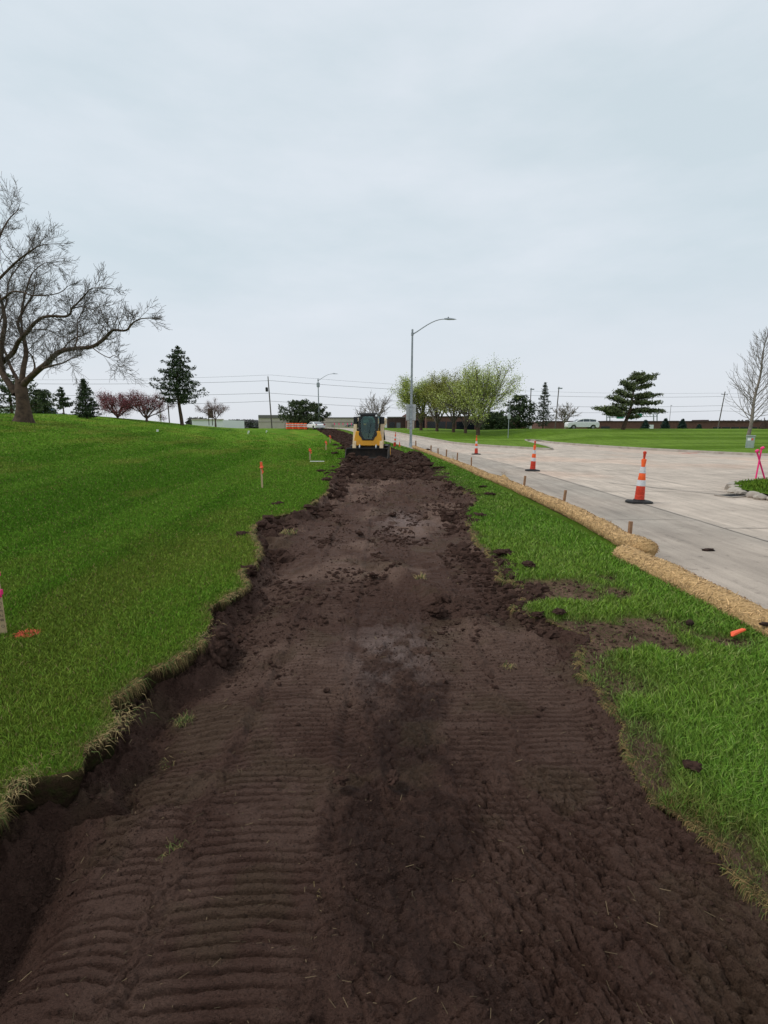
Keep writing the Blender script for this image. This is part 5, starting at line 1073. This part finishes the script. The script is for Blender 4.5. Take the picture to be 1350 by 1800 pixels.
# the leaning flat-layered pine across the road
def layered_pine():
    Y = 57.; b = P(1097, 757, Y); t = empty('pine_tree', (b.x, Y, b.z-.25), 0, 'wide leaning pine with flat layered branches on the lawn across the road', 'tree'); o3 = np.array(t.location); rr = np.random.default_rng(71)
    Q = lambda x, y, d=0: np.array(P(x, y, Y+d))-o3
    T = Tubes(); tk = smooth3([Q(1093, 762), Q(1097, 748), Q(1103, 733), Q(1109, 715), Q(1112, 695), Q(1117, 675), Q(1124, 657)], 4); T.add(tk, list(np.linspace(.26, .03, len(tk))), 9)
    lay = [(1045, 718, 1103, 728), (1060, 716, 1103, 727), (1078, 712, 1105, 722), (1070, 696, 1108, 708), (1088, 686, 1111, 700), (1097, 670, 1116, 680), (1104, 676, 1116, 688), (1152, 660, 1122, 668), (1146, 677, 1118, 684), (1159, 694, 1114, 700), (1157, 709, 1112, 708), (1142, 692, 1115, 697), (1160, 724, 1106, 722), (1150, 721, 1106, 718), (1128, 722, 1104, 724), (1120, 734, 1104, 730), (1068, 726, 1102, 730), (1092, 703, 1110, 712), (1130, 706, 1112, 704), (1115, 664, 1121, 662), (1124, 655, 1122, 662), (1135, 668, 1120, 674)]
    C = []
    for i, (x1, y1, x0, y0) in enumerate(lay):
        for dd in (0, 1.4, -1.4, .7):
            a = Q(x0, y0); c = Q(x1, y1, 0)+np.array([0, dd*(.8+.3*rr.random()), rr.normal(0, .08)]); sh = 1 if dd == 0 else rr.uniform(.55, .95); c = a+(c-a)*sh; m = 6
            pts = [a+(c-a)*q+np.array([0, 0, .12*math.sin(q*3.1)*-1]) for q in np.linspace(0, 1, m)]; T.add(pts, list(np.linspace(.06, .012, m)), 4)
            k = int(26*np.linalg.norm(c-a))+34; q = rr.random(k)**.6*.85+.17; bb = np.array([np.interp(q, np.linspace(0, 1, m), np.array(pts)[:, j]) for j in range(3)]).T
            C.append(bb+rr.normal(0, 1, (k, 3))*np.array([.20, .32, .085])+np.array([0, 0, .07]))
    T.build('trunk', M['bark'], t); leafmesh('crown', np.concatenate(C), .13, [(.10, .125, .05), (.15, .175, .075), (.06, .08, .035)], t, M['needles'], rr, aspect=.3, per=3, spread=.05)
layered_pine()
# ------------------------------------------------------------------ cars
def car(loc, rz, L, Hc, kind, m, lab):
    t = empty('parked_car', (loc[0], loc[1], loc[2]), rz, lab, 'car'); s = L/4.8; h = Hc/1.7
    side = {'suv': [(-2.38, .42), (-2.35, .95), (-2.25, 1.12), (-.98*1.35, 1.20), (1.95, 1.18), (2.32, 1.08), (2.38, .75), (2.36, .40)], 'sedan': [(-2.38, .40), (-2.34, .78), (-2.1, .90), (-1.0, 1.00), (1.5, 1.08), (2.2, 1.02), (2.36, .85), (2.36, .38)]}[kind if kind != 'van' else 'suv']
    gh = {'suv': [(-1.25, 1.17), (-.60, 1.66), (.2, 1.74), (1.75, 1.66), (2.22, 1.15)], 'sedan': [(-1.05, .98), (-.35, 1.40), (.3, 1.46), (1.0, 1.40), (1.75, 1.05)], 'van': [(-1.7, 1.15), (-1.1, 1.70), (.2, 1.80), (2.1, 1.78), (2.32, 1.15)]}[kind]
    b = MB(); poly = [(x*s, z*h) for x, z in side]
    arch = []
    def warch(cx): return [((cx+.40*math.cos(a))*s, (.34+.40*math.sin(a))*h) for a in np.linspace(0, math.pi, 8)]
    poly = [poly[0]]+poly[1:]+[((2.2)*s, .24*h)]+[p for p in warch(1.45)]+[p for p in warch(-1.45)]+[(-2.25*s, .24*h)]
    b.prism(poly, -.88*s, .88*s, axis='y'); b.build('body', m, t, bev=.05*s)
    b = MB(); V = []; n = len(gh)
    for x, z in gh: V += [(x*s, -(.84 if z < 1.2 else .66)*s, z*h), (x*s, (.84 if z < 1.2 else .66)*s, z*h)]
    F = [(2*i, 2*i+2, 2*i+3, 2*i+1) for i in range(n-1)]+[tuple(2*i for i in range(n-1, -1, -1)), tuple(2*i+1 for i in range(n))]
    b.add(V, F); b.build('cabin', m, t, bev=.04*s)
    cx = sum(x for x, z in gh)/n; cz = sum(z for x, z in gh)/n
    for sg in (-1, 1):
        x0, x1 = gh[0][0]*.80, gh[-1][0]*.84; zs = gh[0][1]+.04; zt = gh[2][1]-.12; cuts = np.linspace(x0, x1, 4)
        for a_, c_ in zip(cuts[:-1], cuts[1:]):
            q = []
            for x, z in ((a_+.03, zs), (c_-.03, zs), (c_-.03, zt), (a_+.03, zt)):
                lim = np.interp(x, [g[0] for g in gh], [g[1] for g in gh])-.07; z = min(z, max(lim, zs+.03)); w = .84-(.84-.66)*np.clip((z-1.2*(gh[0][1]/1.17))/(.5), 0, 1)*1.0
                w = np.interp(z, [gh[0][1], gh[1][1], gh[2][1]], [.84, .68, .66]); q.append((x*s, sg*(w+.012)*s, z*h))
            b = MB(); b.add(q+[(x, y-sg*.02, z) for x, y, z in q], [(0, 1, 2, 3), (7, 6, 5, 4)]); b.build('side_window', M['carglass'], t, False)
    for (i, j, nm) in ((0, 1, 'windscreen'), (n-2, n-1, 'rear_window')):
        a_, c_ = gh[i], gh[j]; lo, hi = (a_, c_) if a_[1] < c_[1] else (c_, a_); dx = -.02 if lo[0] < 0 else .02
        p1 = (lo[0]*.9+hi[0]*.1+dx, lo[1]*.9+hi[1]*.1); p2 = (lo[0]*.12+hi[0]*.88+dx, lo[1]*.12+hi[1]*.88)
        b = MB(); b.add([(p1[0]*s, -.74*s, p1[1]*h), (p1[0]*s, .74*s, p1[1]*h), (p2[0]*s, .60*s, p2[1]*h), (p2[0]*s, -.60*s, p2[1]*h)], [(0, 1, 2, 3)]); b.build(nm, M['carglass'], t, False)
    for cxw in (-1.45, 1.45):
        for sg in (-1, 1):
            b = MB(); b.tube([(cxw*s, sg*.66*s, .34*h), (cxw*s, sg*.87*s, .34*h)], .34*h, 20); w = b.build('wheel', M['rubber'], t)
            b = MB(); b.tube([(cxw*s, sg*.86*s, .34*h), (cxw*s, sg*.885*s, .34*h)], .21*h, 12); b.build('rim', M['rim'], w)
    for sg in (-1, 1):
        b = MB(); b.box(-2.40*s, -2.20*s, sg*.68*s-.14, sg*.68*s+.14, .70*h, .84*h); b.build('headlight', M['refl'], t, bev=.02)
        b = MB(); b.box(2.28*s, 2.40*s, sg*.72*s-.10, sg*.72*s+.10, .80*h, 1.02*h); b.build('tail_light', M['redlamp'], t, bev=.02)
    return t
q = P(1022, 756, 68); car((q.x, 68, lawnz(q.x, 68)-.06), R(-4), 4.3, 1.45, 'suv', M['white'], 'white parked car on the crest across the road, in front of the long building')
q = P(76, 727, 98); car((q.x, 98, 3.45), R(8), 4.6, 1.75, 'van', M['blue'], 'blue grey van mostly hidden by the lawn crest right of the big trunk')
q = P(553, 757, 79); car((q.x, 79, lawnz(q.x, 79)), R(-58), 4.5, 1.42, 'sedan', M['white'], 'white car parked at an angle right of the orange barrels')
q = P(622, 756, 150); car((q.x, 150, 1.5), R(10), 5.0, 1.5, 'sedan', M['greypaint'], 'dark grey car far away left of the loader')
# ------------------------------------------------------------------ orange drums and far works
def drum():
    t = empty('traffic_barrel'); b = MB(); b.lathe([(.36, 0), (.36, .05), (.27, .07)], 14); b.build('rubber_foot', M['rubber'], t)
    b = MB(); b.lathe([(.29, .05), (.27, .5), (.24, .95), (.20, 1.0)], 14); b.build('barrel', M['orange'], t)
    for z0, z1 in ((.42, .55), (.70, .82)):
        b = MB(); b.lathe([(.29-z0*.045+.012, z0), (.29-z1*.045+.012, z1)], 14, cap=False); b.build('reflective_band', M['refl'], t)
    return t
dr = drum(); DP = [(506, 756), (511, 757), (516, 756), (521, 757), (526, 756), (531, 757), (537, 756)]
for i, (px, py) in enumerate(DP):
    o = dr if i == 0 else copy_tree(dr); q = P(px, py, 78+(i % 2)*1.2); o.location = (q.x, q.y, lawnz(q.x, q.y)); 
    tag(o, ['leftmost', 'second', 'third', 'middle', 'fifth', 'sixth', 'rightmost'][i]+' orange barrel in the tight row before the dark pine', 'traffic barrel', 'orange barrels before the dark pine')
for i, px in enumerate([588, 596, 603, 611, 618, 626]):
    q = P(px, 754, 112+i); t = empty('survey_stake', (q.x, q.y, 1.15), 0, ['leftmost', 'second', 'third', 'fourth', 'fifth', 'rightmost'][i]+' of the tiny far pink topped laths left of the loader', 'survey stake', 'far laths beyond the strip')
    MB().box(-.035, .035, -.02, .02, 0, 1.2).build('lath', M['lath'], t, False); MB().box(-.09, .09, -.05, .05, .9, 1.35).build('ribbon', M['pinkribbon'], t, False)
# ------------------------------------------------------------------ utility poles and wires
def upole(px, pb, pt, Y, lab, rx=0, trans=False, arms=1, zb=None):
    b = P(px, pb, Y); h = P(px, pt, Y).z-b.z; t = empty('utility_pole', (b.x, Y, b.z), 0, lab, 'utility pole', 'wooden utility poles'); t.rotation_euler = (0, R(rx), 0)
    MB().lathe([(.17, -1.2), (.16, 0), (.11, h)], 10).build('pole', M['wood'], t)
    if arms: b2 = MB(); b2.box(-.9, .9, -.06, .06, h-.9, h-.78); b2.build('crossarm', M['wood'], t, False)
    for k in ((-.8, 0, .8) if arms else (0,)):
        MB().lathe([(.05, h-.78 if arms else h), (.07, h-.68 if arms else h+.1), (.03, h-.55 if arms else h+.2)], 8, (k, 0, 0)).build('insulator', M['galv'], t)
    if trans:
        MB().lathe([(.05, h-3.3), (.30, h-3.25), (.30, h-2.4), (.1, h-2.3)], 12, (-.5, 0, 0)).build('transformer', M['cardark'], t)
    return t
upole(478, 752, 662, 113, 'utility pole with small black transformer behind the left lawn', -2.2, True, 0)
upole(1259, 768, 688, 140, 'leaning utility pole before the long brown building at right', 4.5, False, 1)
def lightpole(px, pb, pt, Y, lab, base=True, lean=0):
    b = P(px, pb, Y); h = P(px, pt, Y).z-b.z; t = empty('light_pole', (b.x, Y, b.z), 0, lab, 'light pole', 'parking lot light poles'); t.rotation_euler = (0, R(lean), 0)
    MB().lathe([(.09, -.2), (.07, h)], 8).build('pole', M['wood'], t); MB().box(-.12, .5, -.12, .12, h-.28, h-.12).build('lamp_head', M['galv'], t, False)
    if base: MB().lathe([(.38, -.3), (.38, .5), (.34, .55)], 14).build('concrete_base', M['palewall'], t)
lightpole(930, 753, 682, 80, 'slim light pole on a white concrete foot left of the narrow spruce')
lightpole(975, 760, 680, 74, 'taller light pole right of the narrow spruce', False, 2)
lightpole(1175, 758, 712, 210, 'faint distant light pole above the young spruces', False)
t = empty('road_sign', tuple(P(893, 769, 50)), 0, 'small road sign on a thin post seen across the road, before the dark evergreen', 'sign'); t.location.z = lawnz(t.location.x, 50)
MB().tube([(0, 0, -.1), (0, 0, 3.4)], .035, 6).build('post', M['galv'], t); MB().box(-.16, .16, -.05, -.035, 1.95, 2.45).build('sign_plate', M['signback'], t, bev=.002)
WY = [(0, 665, 691), (1, 669, 697), (2, 691, 713), (3, 705, 722)]
for k, ya, yb in WY:
    pA, pB = P(475, ya-(6 if k == 0 else 0), 113), P(1264, yb, 140); pL = P(-350, ya+[-6, -6, -10, -2][k], 96); pR = P(2000, yb+6, 175)
    b = MB()
    for a_, c_, sag in ((pL, pA, 1.0), (pA, pB, 1.4), (pB, pR, 1.2)):
        b.tube([a_.lerp(c_, i/16)-Vector((0, 0, sag*4*(i/16)*(1-i/16))) for i in range(17)], .032 if k else .02, 4, False)
    tag(b.build('power_line', M['wire']), ['topmost faint power line across the sky between the poles', 'upper dark power line just under the topmost one', 'third power line from the top, above the lowest', 'lowest power line sagging between the poles'][k], 'power line', 'power lines between the poles')
# ------------------------------------------------------------------ buildings
def bldg(name, x0, x1, Y, yb, yt, depth, m, lab, parts=(), yaw=0, zb=None):
    a, c = P(x0, yb, Y), P(x1, yb, Y); zt = P(x0, yt, Y).z; z0 = a.z if zb is None else zb; t = empty(name, (a.x, Y, z0), 0, lab, 'building')
    Wd = c.x-a.x; h = zt-z0; MB().box(0, Wd, 0, depth, -1.5, h).build('wall', m, t, False)
    for (nm, u0, u1, v0, v1, mm, off) in parts:     # pixel rectangles on the facade
        p, q = P(u0, v1, Y), P(u1, v0, Y); MB().box(p.x-a.x, q.x-a.x, -off, .05 if off > 0 else .3, p.z-z0, q.z-z0).build(nm, mm, t, False)
    return t, Wd, h
K = M['darkglass']
bldg('brick_building', 681, 716, 112, 757, 734, 25, M['brickdark'], 'left wing of the low brick building right of the loader', [('window', 684, 694, 742, 754, K, .04), ('window', 697, 704, 743, 755, M['greypaint'], .04), ('coping', 680.5, 716, 732.5, 734.5, M['roofgrey'], .15)])
bldg('brick_building', 714, 748, 108, 758, 727, 25, M['brick'], 'tallest brown brick block behind the lamp pole, with dark glass', [('window', 716, 729, 740, 755, K, .05), ('window', 731, 747, 739, 756, K, .05), ('coping', 713.6, 748, 726, 727.5, M['brickdark'], .2)])
t, Wd, h = bldg('brick_building', 749, 912, 104, 758, 733, 30, M['brick'], 'long brick office behind the row of leafing trees, with a deep dark glass band', [('window', u, u+15.2, 741, 756.5, K, .05) for u in range(751, 900, 17)]+[('coping', 749, 912, 731.5, 733, M['brickdark'], .2), ('roof_unit', 862, 880, 728, 731.5, M['brick'], .0)])
t, Wd, h = bldg('brick_building', 956, 1420, 150, 775, 741, 40, M['brick'], 'very long low dark brown building along the right horizon', [('window', 1253+i*16, 1267+i*16, 750.5, 756, K, .06) for i in range(9)]+[('window', 1056, 1072, 749.5, 754.5, K, .06), ('window', 1100, 1112, 754, 757, K, .06), ('window', 1130, 1142, 754, 757, K, .06), ('window', 1200, 1222, 753.5, 757, K, .06), ('roof_edge', 956, 1420, 739.8, 741.5, M['brickdark'], .3)])
for u0, u1, v in [(1032, 1046, 739.2), (1070, 1080, 739.4), (1108, 1118, 740), (1184, 1197, 739.4), (1218, 1232, 739.8), (1237, 1250, 737.8), (1266, 1280, 739.0), (1286, 1297, 739.0)]:
    p, q = P(u0, 741, 152), P(u1, v, 152); o = MB().box(p.x-t.location.x, q.x-t.location.x, 3, 8, p.z-t.location.z, q.z-t.location.z).build('roof_unit', M['brickdark'], t, False)
bldg('warehouse', 455, 500, 185, 757, 730, 60, M['beige'], 'left end of the beige warehouse with grey roof band, behind the utility pole', [('roof_band', 454.6, 500, 729.5, 735, M['roofgrey'], .3), ('dark_stripe', 455, 500, 741, 742.2, M['beigedark'], .12)])
bldg('warehouse', 500, 655, 190, 757, 734, 60, M['beige'], 'long beige warehouse with brown stripe behind the pines and loader', [('roof_band', 500, 655.3, 733.5, 735.5, M['roofgrey'], .3), ('dark_stripe', 500, 655, 741.5, 743, M['beigedark'], .12), ('door', 583, 588, 746, 754, M['beigedark'], .1), ('door', 607, 612, 746, 754, M['beigedark'], .1)])
bldg('shed', 338, 392, 130, 752, 738, 20, M['palewall'], 'low white shed showing over the lawn crest right of the tall conifer', [('roof', 337, 393, 736.5, 738.5, M['beige'], .3)])
bldg('shed', -60, 20, 190, 752, 716, 20, M['palewall'], 'pale low building behind the big bare tree at the left edge', [('roof', -61, 21, 714, 717, M['roofgrey'], .3)])
bldg('small_house', 668, 681, 160, 757, 735, 12, M['palewall'], 'pale narrow building edge between loader and brick wing', [('door', 672, 676, 747, 755, M['beigedark'], .1)])
# brown board signs and posts near the tall conifer
Yp = 58
for px, pb, pt, w, m, lab in [(283, 745, 706, .09, 'palewall', 'white post under the tall conifer, leftmost of the posts'), (298, 745, 708, .07, 'wood', 'thin brown post between the white post and the conifer trunk')]:
    p = P(px, pb, Yp); h = P(px, pt, Yp).z-p.z; t = empty('post', (p.x, Yp, p.z), 0, lab, 'post'); MB().tube([(0, 0, 0), (0, 0, h)], w, 8).build('shaft', M[m], t); MB().tube([(0, 0, h), (0, 0, h+.06)], w*1.4, 8).build('cap', M[m], t)
p = P(371, 748, 62); t = empty('board_sign', (p.x, 62, p.z), 0, 'brown board sign on posts before the pinkish budding tree', 'sign'); z = P(371, 735, 62).z-p.z; z2 = P(371, 718, 62).z-p.z
MB().tube([(-.25, 0, 0), (-.25, 0, z2)], .05, 6).build('post', M['wood'], t); MB().tube([(.2, 0, 0), (.2, 0, z2)], .05, 6).build('post', M['wood'], t); MB().box(-.3, .32, -.05, .05, z, z2).build('board', M['brownsign'], t, False)
p = P(567, 753, 80); t = empty('diamond_sign', (p.x, 80, 1.35), 0, 'dark back of a diamond road sign beside the distant street lamp', 'sign'); MB().tube([(0, 0, 0), (0, 0, .9)], .03, 6).build('post', M['galv'], t)
b = MB(); b.add([(0, 0, .1), (.52, 0, .62), (0, 0, 1.14), (-.52, 0, .62), (0, .03, .1), (.52, .03, .62), (0, .03, 1.14), (-.52, .03, .62)], [(0, 1, 2, 3), (7, 6, 5, 4), (0, 4, 5, 1), (1, 5, 6, 2), (2, 6, 7, 3), (3, 7, 4, 0)]); b.build('panel', M['roofgrey'], t, False)
# highway gantry with green signs, far away
Yg = 260; p = P(1066, 757, Yg); t = empty('highway_gantry', (p.x, Yg, p.z), 0, 'distant highway gantry carrying green signs behind the layered pine', 'gantry')
def L_(x, y): q = P(x, y, Yg); return (q.x-p.x, q.z-p.z)
for x in (1066.5, 1072, 1149, 1155): a = L_(x, 757); c = L_(x, 728); MB().tube([(a[0], 0, a[1]), (c[0], 0, c[1])], .28, 6).build('post', M['galv'], t)
b = MB(); a = L_(1066, 729); c = L_(1156, 727); d_ = L_(1066, 734); e = L_(1156, 732)
b.tube([(a[0], 0, a[1]), (c[0], 0, c[1])], .16, 5); b.tube([(d_[0], 0, d_[1]), (e[0], 0, e[1])], .16, 5)
for i in range(16): f = i/16; g = (i+1)/16; b.tube([(a[0]+(c[0]-a[0])*f, 0, a[1]+(c[1]-a[1])*f), (d_[0]+(e[0]-d_[0])*g, 0, d_[1]+(e[1]-d_[1])*g)], .10, 4)
b.build('truss', M['galv'], t)
for x0, x1, y0, y1 in ((1083, 1096, 728, 736), (1104, 1114, 730, 737), (1117, 1128, 727, 733.5)):
    a = L_(x0, y1); c = L_(x1, y0); o = MB().box(a[0], c[0], -.5, -.35, a[1], c[1]).build('sign_panel', M['green_sign'], t, False)
    b = MB(); b.box(a[0]+.3, c[0]-.3, -.54, -.52, (a[1]+c[1])/2-.1, (a[1]+c[1])/2+.1)
p = P(1144, 757, 100); t = empty('board_sign', (p.x, 100, p.z), 0, 'low white sign board between the young spruces', 'sign'); w = 4*100/FPX; z = P(1144, 748, 100).z-p.z; MB().box(-w, w, -.05, .05, z-.9, z+.15).build('board', M['palewall'], t, False)
for s in (-1, 1): MB().tube([(s*w*.8, 0, 0), (s*w*.8, 0, z)], .04, 6).build('post', M['galv'], t)
# utility cabinet
x, y = 27.0*.0+P(1317, 790, 33.5).x, 33.5; z = lawnz(x, y); t = empty('utility_box', (x, y, z), R(8), 'pale green utility pedestal box on the lawn by the far kerb', 'utility box'); t.rotation_euler = (0, 0, R(-38)); t.scale = (1, .6, 1)
MB().box(-.24, .24, -.2, .2, -.05, .78).build('cabinet', M['cabinet'], t, bev=.02); MB().box(-.27, .27, -.23, .23, .78, .86).build('lid', M['cabinet'], t, bev=.02)
lb = MB().box(-.16, .02, -.212, -.205, .50, .66).build('warning_label', M['palewall'], t, False); MB().box(.06, .15, -.212, -.205, .52, .66).build('notice', M['redpaint'], t, False)
# far tree line between the shed and the warehouse
rr = np.random.default_rng(88)
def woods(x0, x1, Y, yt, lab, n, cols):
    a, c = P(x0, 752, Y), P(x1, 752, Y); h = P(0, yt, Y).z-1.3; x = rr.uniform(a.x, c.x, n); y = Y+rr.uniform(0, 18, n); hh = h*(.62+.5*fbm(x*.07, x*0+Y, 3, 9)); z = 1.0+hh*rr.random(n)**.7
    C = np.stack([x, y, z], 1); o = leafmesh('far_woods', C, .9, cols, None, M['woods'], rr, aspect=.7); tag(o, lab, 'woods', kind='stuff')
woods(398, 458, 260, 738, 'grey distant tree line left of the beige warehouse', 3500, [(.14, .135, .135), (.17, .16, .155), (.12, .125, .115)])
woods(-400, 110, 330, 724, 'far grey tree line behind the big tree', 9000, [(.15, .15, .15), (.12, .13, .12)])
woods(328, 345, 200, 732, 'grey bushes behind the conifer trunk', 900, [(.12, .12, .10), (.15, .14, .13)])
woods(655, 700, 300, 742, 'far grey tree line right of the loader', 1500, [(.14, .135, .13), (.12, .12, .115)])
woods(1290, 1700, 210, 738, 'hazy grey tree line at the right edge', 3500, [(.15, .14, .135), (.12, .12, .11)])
